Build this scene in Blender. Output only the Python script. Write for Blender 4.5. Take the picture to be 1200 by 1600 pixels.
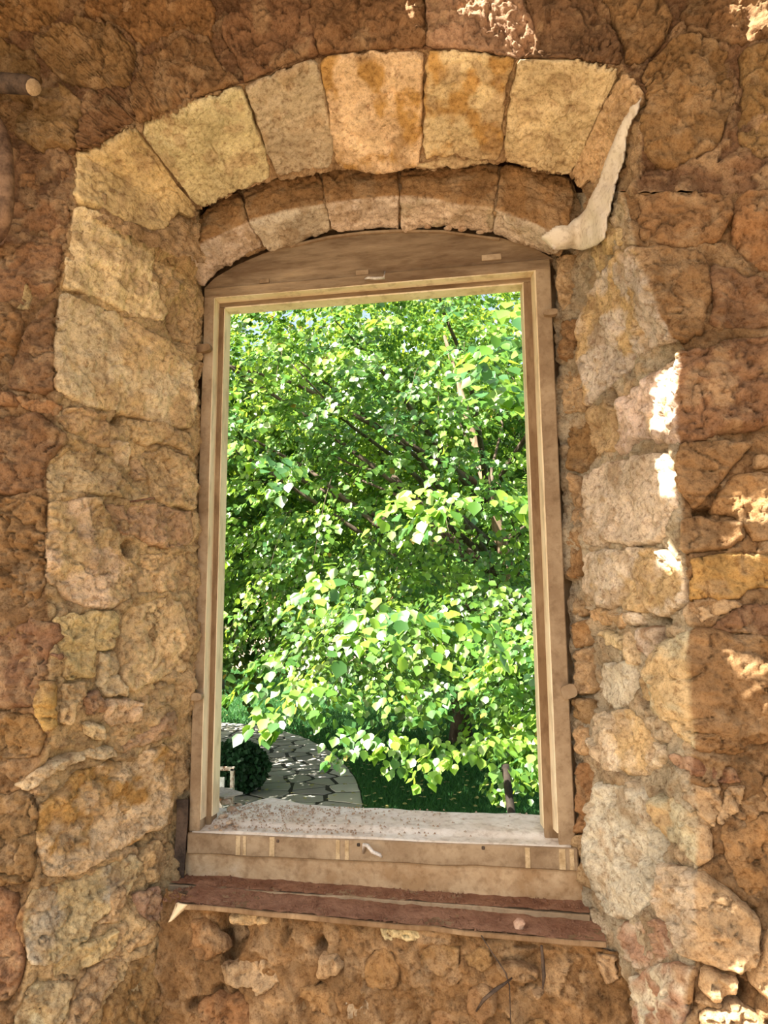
import bpy, bmesh, math, random
import numpy as np
from mathutils import Vector, Matrix

for o in list(bpy.data.objects): bpy.data.objects.remove(o)
SC = bpy.context.scene
COL = SC.collection
random.seed(7)
rng = np.random.default_rng(11)

# ------------------------------------------------------------------ camera
F = 1150.0                                   # focal length in pixels of the 1200x1600 frame
CAM = np.array([0.0, -1.95, 1.6])
YAW, PITCH, ROLL = math.radians(9.5), math.radians(8.5), math.radians(-0.5)
def _rz(a): return np.array([[math.cos(a), -math.sin(a), 0], [math.sin(a), math.cos(a), 0], [0, 0, 1]])
def _rx(a): return np.array([[1, 0, 0], [0, math.cos(a), -math.sin(a)], [0, math.sin(a), math.cos(a)]])
CR = _rz(YAW) @ _rx(math.pi / 2 + PITCH) @ _rz(ROLL)
cd = bpy.data.cameras.new('camera'); cam = bpy.data.objects.new('camera', cd); COL.objects.link(cam)
cd.sensor_fit = 'HORIZONTAL'; cd.sensor_width = 36.0; cd.lens = 36.0 * F / 1200.0
cd.clip_start = 0.02; cd.clip_end = 500
cam.matrix_world = Matrix.Translation(Vector(CAM)) @ Matrix(CR.tolist()).to_4x4()
SC.camera = cam

# ------------------------------------------------------------------ light
SUN_DIR = np.array([-0.50, -0.38, 0.78]); SUN_DIR /= np.linalg.norm(SUN_DIR)     # towards the sun
sl = bpy.data.lights.new('sun', 'SUN'); sl.energy = 17.0; sl.angle = math.radians(0.27); sl.color = (1.0, 0.93, 0.80)
so = bpy.data.objects.new('sun', sl); COL.objects.link(so)
so.rotation_euler = Vector(SUN_DIR).to_track_quat('Z', 'Y').to_euler(); so.location = (-4, -3, 8)
world = bpy.data.worlds.new('world'); SC.world = world; world.use_nodes = True
wn = world.node_tree; wn.nodes.clear()
sky = wn.nodes.new('ShaderNodeTexSky'); sky.sky_type = 'NISHITA'; sky.sun_disc = False
sky.sun_elevation = math.asin(SUN_DIR[2]); sky.sun_rotation = math.atan2(SUN_DIR[0], SUN_DIR[1])
sky.air_density = 1.0; sky.dust_density = 3.0; sky.ozone_density = 0.6
bg = wn.nodes.new('ShaderNodeBackground'); bg.inputs['Strength'].default_value = 0.30
wo = wn.nodes.new('ShaderNodeOutputWorld')
haze = wn.nodes.new('ShaderNodeMix'); haze.data_type = 'RGBA'; haze.blend_type = 'MULTIPLY'; haze.inputs[0].default_value = 1.0; haze.inputs[7].default_value = (1.0, 0.90, 0.74, 1)   # warm summer haze
wn.links.new(sky.outputs[0], haze.inputs[6]); wn.links.new(haze.outputs[2], bg.inputs[0]); wn.links.new(bg.outputs[0], wo.inputs[0])
vs = SC.view_settings
vs.view_transform = 'Standard'; vs.look = 'None'; vs.gamma = 1.0; vs.use_curve_mapping = False
vs.exposure = 0.72

# ------------------------------------------------------------------ pixel <-> world helpers
def ray(px, py):
    return CR @ np.array([(px - 600) / F, -(py - 800) / F, -1.0])
def W(px, py, Y):
    d = ray(px, py); return CAM + d * ((Y - CAM[1]) / d[1])
def onz(px, py, z):
    d = ray(px, py); return CAM + d * ((z - CAM[2]) / d[2])
def project(P):
    q = (np.asarray(P) - CAM) @ CR
    return np.stack([600 + F * q[..., 0] / -q[..., 2], 800 - F * q[..., 1] / -q[..., 2]], -1)

# ------------------------------------------------------------------ noise (vectorised)
U = np.uint32
def _mix(n):
    n = (n ^ (n >> U(13))) * U(1274126177); n = (n ^ (n >> U(15))) * U(2246822519)
    return ((n ^ (n >> U(16))) & U(0xFFFF)).astype(np.float32) * np.float32(1 / 65535.0)
def _h(ix, iy, iz, seed):
    return _mix(ix * U(374761393) + iy * U(668265263) + iz * U(1274126177) + U((seed * 974634777) & 0xFFFFFFFF))
def vnoise(P, seed=0):
    I = np.floor(P); f = (P - I).astype(np.float32); I = I.astype(np.int64).astype(U); f = f * f * f * (f * (f * 6 - 15) + 10); g = 1 - f
    X = (I[:, 0] * U(374761393), (I[:, 0] + U(1)) * U(374761393)); Y = (I[:, 1] * U(668265263), (I[:, 1] + U(1)) * U(668265263))
    sc = U((seed * 974634777) & 0xFFFFFFFF); Z = (I[:, 2] * U(1274126177) + sc, (I[:, 2] + U(1)) * U(1274126177) + sc)
    r = 0
    for a in (0, 1):
        wa = f[:, 0] if a else g[:, 0]
        for b in (0, 1):
            wb = wa * (f[:, 1] if b else g[:, 1]); xy = X[a] + Y[b]
            r = r + wb * (g[:, 2] * _mix(xy + Z[0]) + f[:, 2] * _mix(xy + Z[1]))
    return (r * 2 - 1).astype(np.float64)
def fbm(P, scale, octv=3, seed=0, gain=0.5):
    r = 0; a = 1.0; s = 1.0 / scale
    for k in range(octv):
        r = r + a * vnoise(P * s + 17.3 * k, seed + k); a *= gain; s *= 2.03
    return r
def worley(P, scale, seed=0):
    """returns F1, F2 (in cell units) and a tilt value that makes flat chipped facets"""
    Q = P / scale; I = np.floor(Q).astype(np.int64); Q = (Q - I).astype(np.float32); I = I.astype(U)
    f1 = np.full(len(P), 9.0); f2 = np.full(len(P), 9.0); WJ = np.zeros_like(I); WD = np.zeros_like(Q)
    for a in (-1, 0, 1):
        for b in (-1, 0, 1):
            for c in (-1, 0, 1):
                J = I + np.array((a, b, c)).astype(np.int64).astype(U)
                j0, j1, j2 = J[:, 0], J[:, 1], J[:, 2]
                D = Q - np.array((a, b, c), np.float32) - np.stack([_h(j0, j1, j2, seed), _h(j0, j1, j2, seed + 1), _h(j0, j1, j2, seed + 2)], 1)
                d = np.sqrt((D * D).sum(1))
                m = d < f1
                f2 = np.where(m, f1, np.minimum(f2, d)); WJ[m] = J[m]; WD[m] = D[m]; f1 = np.where(m, d, f1)
    j0, j1, j2 = WJ[:, 0], WJ[:, 1], WJ[:, 2]
    T = np.stack([_h(j0, j1, j2, seed + 3), _h(j0, j1, j2, seed + 4), _h(j0, j1, j2, seed + 5)], 1) - 0.5
    return f1, f2, (WD * T).sum(1) * 1.6 + (_h(j0, j1, j2, seed + 6) - 0.5) * 0.5

# ------------------------------------------------------------------ mesh / object helpers
def mesh_np(name, V, faces, cols=None, smooth=True):
    """faces: (n,4) or (n,3) int array"""
    me = bpy.data.meshes.new(name)
    V = np.ascontiguousarray(V, dtype=np.float32); faces = np.ascontiguousarray(faces, dtype=np.int32)
    k = faces.shape[1]
    me.vertices.add(len(V)); me.vertices.foreach_set('co', V.ravel())
    me.loops.add(faces.size); me.loops.foreach_set('vertex_index', faces.ravel())
    me.polygons.add(len(faces)); me.polygons.foreach_set('loop_start', np.arange(0, faces.size, k, dtype=np.int32))
    me.update(calc_edges=True)
    if smooth: me.polygons.foreach_set('use_smooth', np.ones(len(faces), dtype=bool))
    if cols is not None:
        at = me.color_attributes.new('Col', 'FLOAT_COLOR', 'POINT')
        c4 = np.ones((len(V), 4), np.float32); c4[:, :3] = np.clip(cols, 0, 1)
        at.data.foreach_set('color', c4.ravel())
    me.validate()
    return me
def link(name, me, mat=None, parent=None, loc=None):
    o = bpy.data.objects.new(name, me); COL.objects.link(o)
    if mat is not None and me is not None and not me.materials: me.materials.append(mat)
    if parent is not None: o.parent = parent
    if loc is not None: o.location = loc
    return o
def tag(o, label=None, cat=None, group=None, kind=None):
    if label: o['label'] = label
    if cat: o['category'] = cat
    if group: o['group'] = group
    if kind: o['kind'] = kind
    return o
def empty(name, loc, label=None, cat=None, group=None, kind=None):
    o = bpy.data.objects.new(name, None); COL.objects.link(o); o.location = loc; o.empty_display_size = 0.05
    return tag(o, label, cat, group, kind)
def bm_obj(name, bm, mat, parent=None, smooth=False, origin=None):
    me = bpy.data.meshes.new(name)
    bmesh.ops.recalc_face_normals(bm, faces=bm.faces[:])
    if origin is None:
        vs_ = [v.co for v in bm.verts]
        origin = sum(vs_, Vector()) / max(1, len(vs_))
    off = Vector(origin)
    bmesh.ops.translate(bm, verts=bm.verts[:], vec=-off)
    bm.to_mesh(me); bm.free()
    for p in me.polygons: p.use_smooth = smooth
    me.materials.append(mat)
    o = link(name, me, None, parent)
    pl = Vector(parent.location) if parent is not None else Vector()
    if parent is not None and parent.parent is not None: pl = pl + Vector(parent.parent.location)
    o.location = off - pl
    return o
def bm_hexa(pts8, bevel=0.0, cuts=0, jit=0.0):
    """8 corners: bottom 4 then top 4 (same order)"""
    bm = bmesh.new(); v = [bm.verts.new(Vector(p)) for p in pts8]
    for f in ((0, 1, 2, 3), (4, 5, 6, 7), (0, 1, 5, 4), (1, 2, 6, 5), (2, 3, 7, 6), (3, 0, 4, 7)):
        bm.faces.new([v[i] for i in f])
    bmesh.ops.recalc_face_normals(bm, faces=bm.faces[:])
    if cuts:
        le = max(bm.edges, key=lambda e: e.calc_length()).calc_length()
        es = [e for e in bm.edges if e.calc_length() > le * 0.6]
        bmesh.ops.subdivide_edges(bm, edges=es, cuts=cuts, use_grid_fill=True)
    if jit:
        for q in bm.verts:
            n = fbm(np.array([q.co[:]]), 0.12, 3, 5)[0]; n2 = fbm(np.array([q.co[:]]) + 9, 0.1, 3, 8)[0]; n3 = fbm(np.array([q.co[:]]) + 19, 0.1, 3, 8)[0]
            q.co += Vector((n, n2, n3)) * jit
    if bevel: bmesh.ops.bevel(bm, geom=bm.edges[:] if not cuts else [e for e in bm.edges if e.calc_face_angle(0) > 0.6], offset=bevel, segments=1, affect='EDGES', profile=0.5)
    return bm
def bm_box(x0, x1, y0, y1, z0, z1, **k):
    return bm_hexa([(x0, y0, z0), (x1, y0, z0), (x1, y1, z0), (x0, y1, z0), (x0, y0, z1), (x1, y0, z1), (x1, y1, z1), (x0, y1, z1)], **k)
def tube_np(pts, rad, n=8):
    """swept tube through pts, radius list"""
    pts = np.asarray(pts, float); rad = np.broadcast_to(np.asarray(rad, float), (len(pts),))
    T = np.gradient(pts, axis=0); T /= np.linalg.norm(T, axis=1)[:, None] + 1e-9
    up = np.array([0.31, 0.2, 0.93]); V = []
    for p, t, r in zip(pts, T, rad):
        a = np.cross(t, up); la = np.linalg.norm(a)
        a = np.cross(t, [1, 0, 0]) if la < 0.1 else a
        a /= np.linalg.norm(a); b = np.cross(t, a)
        for k in range(n):
            w = 2 * math.pi * k / n; V.append(p + r * (a * math.cos(w) + b * math.sin(w)))
    m = len(pts); Fq = []
    for i in range(m - 1):
        for k in range(n):
            Fq.append((i * n + k, i * n + (k + 1) % n, (i + 1) * n + (k + 1) % n, (i + 1) * n + k))
    base = len(V); V.append(pts[0]); V.append(pts[-1])
    for k in range(n):
        Fq.append((base, (k + 1) % n, k, base)); Fq.append((base + 1, (m - 1) * n + k, (m - 1) * n + (k + 1) % n, base + 1))
    return np.array(V), Fq
def tube_obj(name, pts, rad, mat, parent=None, n=8):
    V, Fq = tube_np(pts, rad, n)
    me = bpy.data.meshes.new(name); o0 = Vector(np.mean(V, 0))
    me.from_pydata([Vector(v) - o0 for v in V], [], [tuple(dict.fromkeys(f)) for f in Fq])
    for p in me.polygons: p.use_smooth = True
    o = link(name, me, mat, parent)
    o.location = o0 - (Vector(parent.location) if parent is not None else Vector())
    return o

# ------------------------------------------------------------------ materials
def new_mat(name):
    m = bpy.data.materials.new(name); m.use_nodes = True; nt = m.node_tree
    return m, nt, nt.nodes['Principled BSDF']
def node(nt, t, **k):
    n = nt.nodes.new(t)
    for a, b in k.items():
        if hasattr(n, a): setattr(n, a, b)
        else: n.inputs[a].default_value = b
    return n
def noise_n(nt, vec, scale, detail=6, rough=0.6, dist=0.0):
    n = node(nt, 'ShaderNodeTexNoise'); n.inputs['Scale'].default_value = scale; n.inputs['Detail'].default_value = detail
    n.inputs['Roughness'].default_value = rough; n.inputs['Distortion'].default_value = dist
    nt.links.new(vec, n.inputs['Vector']); return n
def ramp(nt, fac, stops):
    r = node(nt, 'ShaderNodeValToRGB'); e = r.color_ramp.elements
    while len(e) < len(stops): e.new(0.5)
    for q, (p, c) in zip(e, stops): q.position = p; q.color = (*c, 1) if len(c) == 3 else c
    nt.links.new(fac, r.inputs[0]); return r
def mixc(nt, mode, fac, a, b):
    m = node(nt, 'ShaderNodeMix', data_type='RGBA', blend_type=mode)
    for i, v in ((0, fac), (6, a), (7, b)):
        if hasattr(v, 'is_output') or isinstance(v, bpy.types.NodeSocket): nt.links.new(v, m.inputs[i])
        elif i == 0: m.inputs[0].default_value = v
        else: m.inputs[i].default_value = (*v, 1)
    return m.outputs[2]

def stone_material(name, bump=0.6, pit=0.5, var=0.35, chisel=0.0):
    m, nt, bs = new_mat(name); L = nt.links
    geo = node(nt, 'ShaderNodeNewGeometry'); pos = geo.outputs['Position']
    at = node(nt, 'ShaderNodeAttribute'); at.attribute_name = 'Col'
    n1 = noise_n(nt, pos, 9, 8, 0.65, 0.3); r1 = ramp(nt, n1.outputs[0], [(0.3, (1 - var, 1 - var * 1.08, 1 - var * 1.2)), (0.55, (1, 1, 1)), (0.75, (1 + var * .5, 1 + var * .5, 1 + var * .45))])
    c = mixc(nt, 'MULTIPLY', 1.0, at.outputs['Color'], r1.outputs[0])
    n2 = noise_n(nt, pos, 75, 6, 0.7); r2 = ramp(nt, n2.outputs[0], [(0.36, (0.52, 0.43, 0.36)), (0.47, (0.95, 0.94, 0.92)), (0.68, (1.22, 1.22, 1.2))])
    c = mixc(nt, 'MULTIPLY', 0.85, c, r2.outputs[0])
    n3 = noise_n(nt, pos, 240, 3, 0.6); r3 = ramp(nt, n3.outputs[0], [(0.35, (0.66, 0.6, 0.55)), (0.5, (1, 1, 1))])
    c = mixc(nt, 'MULTIPLY', 0.6, c, r3.outputs[0])
    L.new(c, bs.inputs['Base Color']); bs.inputs['Roughness'].default_value = 0.93
    bs.inputs['Specular IOR Level'].default_value = 0.15
    # fine relief: grain, pits and hair cracks
    g = noise_n(nt, pos, 55, 9, 0.72)
    wv = mixc(nt, 'ADD', 0.05, pos, noise_n(nt, pos, 14, 4).outputs[1])
    ck = node(nt, 'ShaderNodeTexVoronoi'); ck.feature = 'DISTANCE_TO_EDGE'; ck.inputs['Scale'].default_value = 11; L.new(wv, ck.inputs['Vector'])
    ckr = ramp(nt, ck.outputs['Distance'], [(0.0, (0, 0, 0)), (0.05, (1, 1, 1))])
    ck2 = noise_n(nt, pos, 6, 2)
    ckm = mixc(nt, 'MIX', ramp(nt, ck2.outputs[0], [(0.45, (0, 0, 0)), (0.6, (1, 1, 1))]).outputs[0], (1, 1, 1), ckr.outputs[0])
    b1 = node(nt, 'ShaderNodeBump'); b1.inputs['Strength'].default_value = bump; b1.inputs['Distance'].default_value = 0.022
    L.new(g.outputs[0], b1.inputs['Height'])
    b2 = node(nt, 'ShaderNodeBump'); b2.inputs['Strength'].default_value = 0.45; b2.inputs['Distance'].default_value = 0.004
    L.new(ckm, b2.inputs['Height']); L.new(b1.outputs[0], b2.inputs['Normal'])
    b3 = node(nt, 'ShaderNodeBump'); b3.inputs['Strength'].default_value = pit; b3.inputs['Distance'].default_value = 0.006
    p3 = noise_n(nt, pos, 170, 4, 0.6); L.new(p3.outputs[0], b3.inputs['Height']); L.new(b2.outputs[0], b3.inputs['Normal'])
    L.new(b3.outputs[0], bs.inputs['Normal'])
    return m
M_STONE = stone_material('rough_limestone')
M_SMOOTH = stone_material('dressed_limestone', bump=0.45, pit=0.4, var=0.28)
M_MORTAR = stone_material('earth_mortar', bump=0.8, pit=0.6, var=0.4)

def plain_mat(name, c1, c2, scale=20, rough=0.8, bump=0.3, bscale=60, stretch=(1, 1, 1), c3=None, metallic=0.0, lo=0.4, hi=0.6):
    m, nt, bs = new_mat(name); L = nt.links
    geo = node(nt, 'ShaderNodeNewGeometry')
    mp = node(nt, 'ShaderNodeMapping'); mp.inputs['Scale'].default_value = stretch; L.new(geo.outputs['Position'], mp.inputs['Vector'])
    n = noise_n(nt, mp.outputs[0], scale, 7, 0.65, 0.2)
    st = [(lo, c1), (hi, c2)] + ([(min(0.98, hi + 0.1), c3)] if c3 else [])
    r = ramp(nt, n.outputs[0], st)
    n2 = noise_n(nt, mp.outputs[0], scale * 6, 4, 0.6); r2 = ramp(nt, n2.outputs[0], [(0.35, (0.72, 0.68, 0.64)), (0.5, (1, 1, 1))])
    L.new(mixc(nt, 'MULTIPLY', 0.8, r.outputs[0], r2.outputs[0]), bs.inputs['Base Color'])
    bs.inputs['Roughness'].default_value = rough; bs.inputs['Metallic'].default_value = metallic
    bs.inputs['Specular IOR Level'].default_value = 0.25
    g = noise_n(nt, mp.outputs[0], bscale, 6, 0.65)
    b = node(nt, 'ShaderNodeBump'); b.inputs['Strength'].default_value = bump; b.inputs['Distance'].default_value = 0.006
    L.new(g.outputs[0], b.inputs['Height']); L.new(b.outputs[0], bs.inputs['Normal'])
    return m
def attr_mat(name, rough=0.6, trans=0.0, spec=0.3):
    m, nt, bs = new_mat(name); L = nt.links
    at = node(nt, 'ShaderNodeAttribute'); at.attribute_name = 'Col'
    L.new(at.outputs['Color'], bs.inputs['Base Color']); bs.inputs['Roughness'].default_value = rough
    bs.inputs['Specular IOR Level'].default_value = spec
    if trans:
        tr = node(nt, 'ShaderNodeBsdfTranslucent')
        hs = node(nt, 'ShaderNodeHueSaturation'); hs.inputs['Hue'].default_value = 0.472; hs.inputs['Saturation'].default_value = 1.05; hs.inputs['Value'].default_value = 2.0
        L.new(at.outputs['Color'], hs.inputs['Color']); L.new(hs.outputs[0], tr.inputs['Color'])
        mx = node(nt, 'ShaderNodeMixShader'); mx.inputs[0].default_value = trans
        L.new(bs.outputs[0], mx.inputs[1]); L.new(tr.outputs[0], mx.inputs[2])
        L.new(mx.outputs[0], nt.nodes['Material Output'].inputs['Surface'])
    return m
# ------------------------------------------------------------------ masonry surfaces
YF, YB = -0.40, -0.02          # inner wall face, window plane side of the niche
class Surf:
    """A curved sheet of wall through columns of (px, py, Y) points taken from the photograph, each set at its own depth."""
    def __init__(self, cols, mode, front, step=0.01, smooth=3, und=0.012, seed=0):
        C3 = []
        for c in cols:
            P = np.array([W(*q) for q in c]); k = np.array([q[1] for q in c], float) if mode == 'y' else np.arange(len(c), dtype=float)
            C3.append((k, P))
        k0, k1 = C3[0][0][0], C3[0][0][-1]
        L = max(np.linalg.norm(np.diff(P, axis=0), axis=1).sum() for k, P in C3)
        nv = int(L / step) + 2; kv = np.linspace(k0, k1, nv)
        R = [np.stack([np.interp(kv, k, P[:, i]) for i in range(3)], 1) for k, P in C3]
        rows = [R[0]]; fr = [np.full(nv, float(front[0]))]
        for a, b, fa, fb in zip(R[:-1], R[1:], front[:-1], front[1:]):
            n = max(2, int(np.linalg.norm(b - a, axis=1).mean() / step))
            for i in range(1, n + 1):
                w = i / n; rows.append(a * (1 - w) + b * w)
                fr.append(np.full(nv, fb if (fb >= fa or i == n) else fa) if fa == fb else np.full(nv, fa if i < n else (fa + fb) / 2))
        G = np.array(rows); Fr = np.array(fr)
        for _ in range(smooth):
            G[1:-1] = (G[:-2] + 2 * G[1:-1] + G[2:]) / 4
            G[:, 1:-1] = (G[:, :-2] + 2 * G[:, 1:-1] + G[:, 2:]) / 4
        Fr[1:-1] = (Fr[:-2] + 2 * Fr[1:-1] + Fr[2:]) / 4
        self.G = G; self._norm()
        if und:
            d = fbm(G.reshape(-1, 3), 0.30, 3, 40 + seed).reshape(G.shape[:2]) * und
            self.G = G + self.N * d[..., None]; self._norm()
        G = self.G
        self.F = Fr
        self.s = np.concatenate([[0], np.cumsum(np.linalg.norm(np.diff(G, axis=0), axis=2).mean(1))])
        self.t = np.concatenate([[0], np.cumsum(np.linalg.norm(np.diff(G, axis=1), axis=2).mean(0))])
        self.px = project(G)
        self.occ = []
    def _norm(self):
        G = self.G; du = np.gradient(G, axis=0); dv = np.gradient(G, axis=1)
        N = np.cross(du, dv); N /= np.linalg.norm(N, axis=2)[..., None] + 1e-12
        flip = ((CAM - G) * N).sum(2).mean() < 0
        if flip: N = -N
        for _ in range(4):
            N[1:-1] = (N[:-2] + 2 * N[1:-1] + N[2:]) / 4
            N[:, 1:-1] = (N[:, :-2] + 2 * N[:, 1:-1] + N[:, 2:]) / 4
        self.N = N / np.linalg.norm(N, axis=2)[..., None]
    def look(self, st, A):
        fi = np.interp(st[:, 0], self.s, np.arange(len(self.s))); fj = np.interp(st[:, 1], self.t, np.arange(len(self.t)))
        i = np.minimum(fi.astype(int), len(self.s) - 2); j = np.minimum(fj.astype(int), len(self.t) - 2)
        u = fi - i; v = fj - j
        if A.ndim == 3: u = u[:, None]; v = v[:, None]
        return A[i, j] * (1 - u) * (1 - v) + A[i + 1, j] * u * (1 - v) + A[i, j + 1] * (1 - u) * v + A[i + 1, j + 1] * u * v
    def inv(self, pts):
        out = []
        for q in pts:
            d = ((self.px - np.array(q, float)) ** 2).sum(2); i, j = np.unravel_index(np.argmin(d), d.shape)
            st = np.array([self.s[i], self.t[j]])
            for _ in range(3):
                e = 0.004
                P = self.look(np.array([st, st + (e, 0), st + (0, e)]), self.G); p = project(P)
                J = np.stack([(p[1] - p[0]) / e, (p[2] - p[0]) / e], 1); r = np.array(q, float) - p[0]
                try: dl = np.linalg.solve(J + 1e-6 * np.eye(2), r)
                except np.linalg.LinAlgError: break
                n = np.linalg.norm(dl); dl = dl * min(1, 0.03 / (n + 1e-9)); st = st + dl
                st = np.clip(st, (self.s[0], self.t[0]), (self.s[-1], self.t[-1]))
            out.append(st)
        return np.array(out)

def resample(poly, step, jit, seed, chaikin=1):
    P = np.asarray(poly, float)
    for _ in range(chaikin):
        Q = np.roll(P, -1, 0); P = np.stack([0.88 * P + 0.12 * Q, 0.12 * P + 0.88 * Q], 1).reshape(-1, 2)
    out = []
    for a, b in zip(P, np.roll(P, -1, 0)):
        n = max(1, int(np.linalg.norm(b - a) / step))
        for k in range(n): out.append(a + (b - a) * k / n)
    P = np.array(out); Q = np.column_stack([P, np.full(len(P), seed * 1.37)])
    P = P + np.stack([fbm(Q, 0.03, 3, 3), fbm(Q + 50, 0.03, 3, 4)], 1) * jit
    return P
def sdf(pts, poly):
    a = poly; b = np.roll(poly, -1, 0); ab = b - a
    best = np.full(len(pts), 1e9); near = np.zeros_like(pts); ins = np.zeros(len(pts), bool)
    for k in range(0, len(pts), 4000):
        p = pts[k:k + 4000]; d = p[:, None] - a[None]
        t = np.clip((d * ab).sum(2) / ((ab * ab).sum(1) + 1e-12), 0, 1)
        q = a[None] + t[..., None] * ab; dd = ((p[:, None] - q) ** 2).sum(2); m = dd.argmin(1); r = np.arange(len(p))
        best[k:k + 4000] = np.sqrt(dd[r, m]); near[k:k + 4000] = q[r, m]
        cr = ((a[None, :, 1] > p[:, None, 1]) != (b[None, :, 1] > p[:, None, 1]))
        xi = a[None, :, 0] + (p[:, None, 1] - a[None, :, 1]) / (ab[None, :, 1] + 1e-12) * ab[None, :, 0]
        ins[k:k + 4000] = ((cr & (p[:, None, 0] < xi)).sum(1) % 2) == 1
    return np.where(ins, best, -best), near
def grid_faces(nx, ny, keep):
    I = np.arange(nx * ny).reshape(nx, ny)
    Q = np.stack([I[:-1, :-1], I[1:, :-1], I[1:, 1:], I[:-1, 1:]], -1).reshape(-1, 4)
    m = keep[Q].any(1); Q = Q[m]
    used = np.unique(Q); remap = np.full(nx * ny, -1); remap[used] = np.arange(len(used))
    return remap[Q], used

PAL = dict(pale=(0.76, 0.56, 0.31), cream=(0.84, 0.67, 0.42), white=(0.82, 0.71, 0.56), grey=(0.64, 0.54, 0.39), ochre=(0.62, 0.38, 0.14),
           tan=(0.62, 0.43, 0.25), brown=(0.36, 0.215, 0.105), red=(0.32, 0.18, 0.10), dust=(0.36, 0.19, 0.11), dark=(0.25, 0.14, 0.075), pink=(0.50, 0.31, 0.21), clay=(0.41, 0.24, 0.11))
FRONT = np.array(PAL['brown'])
NST = 0
def stone(surf, poly, col='pale', parent=None, thick=0.018, edge=0.016, amp=1.0, res=0.0043, tilt=0.05, facet=1.0, st=None, name='stone', mat=None,
          jit=0.006, fcol=None, chaikin=1, sink=0.03, wrap=True, stain=None, proto=0.0):
    global NST; NST += 1; sd = NST
    if st is None: st = surf.inv(poly)
    cst = st.mean(0); rst = np.linalg.norm(st - cst, axis=1, keepdims=True); st = cst + (st - cst) * (1 + 0.0035 / (rst + 1e-6))
    thick *= 0.7; edge *= 0.5
    P2 = resample(st, 0.009, jit, sd, chaikin)
    surf.occ.append(P2)
    lo = P2.min(0) - res; hi = P2.max(0) + res
    nx = max(4, int((hi[0] - lo[0]) / res) + 1); ny = max(4, int((hi[1] - lo[1]) / res) + 1)
    X, Y = np.meshgrid(np.linspace(lo[0], hi[0], nx), np.linspace(lo[1], hi[1], ny), indexing='ij')
    pts = np.stack([X.ravel(), Y.ravel()], 1)
    d, near = sdf(pts, P2); ins = d > 0
    if not ins.any(): return None
    p2 = np.where(ins[:, None], pts, near)
    faces, used = grid_faces(nx, ny, ins); p2 = p2[used]; d = d[used]; ins = ins[used]
    B = surf.look(p2, surf.G); N = surf.look(p2, surf.N); N /= np.linalg.norm(N, axis=1)[:, None]; Fr = surf.look(p2, surf.F)
    Q = B + 7.7 * sd
    k = np.clip(d / edge, 0, 1); prof = np.sqrt(np.clip(1 - (1 - k) ** 2, 0, 1))
    rs = np.random.default_rng(sd); tl = rs.normal(0, tilt, 2); c0 = P2.mean(0)
    ext = max(hi - lo)
    h = thick * (prof - 0.45) + ((p2 - c0) @ tl) * np.minimum(1, 0.1 / ext) + proto
    h = h + amp * (0.010 * fbm(Q, 0.13, 2, sd) + 0.0075 * fbm(B, 0.045, 4, 91, 0.58) + 0.0016 * fbm(B, 0.012, 2, 33))
    cv = fbm(B, 0.085, 3, 300); h = h - amp * 0.011 * np.exp(-(cv / 0.045) ** 2)
    cv = fbm(B, 0.04, 3, 310); h = h - amp * 0.006 * np.exp(-(cv / 0.07) ** 2)
    if facet:
        w3 = np.stack([fbm(B, 0.05, 2, 5), fbm(B, 0.05, 2, 6), fbm(B, 0.05, 2, 7)], 1)
        f1, f2, tv = worley(Q + 0.02 * w3, 0.075, 70)
        h = h + facet * 0.011 * tv * np.minimum(1, d / 0.012)
        f1, f2, tv2 = worley(B + 0.010 * w3, 0.028, 170)
        h = h + facet * 0.0060 * tv2
    h = np.where(ins, h, -sink)
    V = B + N * h[:, None]
    c = np.array(PAL[col] if isinstance(col, str) else col) * rs.normal(1, 0.05) * rs.normal(1, 0.025, 3)
    cols = np.repeat(c[None], len(V), 0)
    nz = fbm(B, 0.11, 4, 12)
    if stain is not None:
        w = np.clip(fbm(B, 0.07, 4, sd + 400) * 2.2 + 0.1, 0, 1)[:, None]; cols = cols * (1 - w) + np.array(PAL[stain]) * w
    if wrap:
        fc = FRONT if fcol is None else np.array(PAL[fcol]); fc = fc * rs.normal(1, 0.06)
        w = np.clip((Fr + 0.22 * nz - 0.5) * 5 + 0.5, 0, 1)[:, None]; cols = cols * (1 - w) + fc * w
    dirt = np.clip(fbm(B, 0.05, 4, 77) * 1.3 - 0.25, 0, 0.55)[:, None]
    cols = cols * (1 - dirt) + np.array(PAL['tan']) * dirt * 0.8
    cols = cols * (1 + 0.10 * nz[:, None])
    o0 = V[ins].mean(0)
    me = mesh_np(name, V - o0, faces, cols)
    o = link(name, me, mat or M_STONE, parent, Vector(o0))
    return o
PENDING = []
def mortar(surf, name, rev, fro, parent=None, **k):
    o = link(name, bpy.data.meshes.new(name), M_MORTAR, parent); PENDING.append((o, surf, rev, fro, k)); return o
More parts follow.
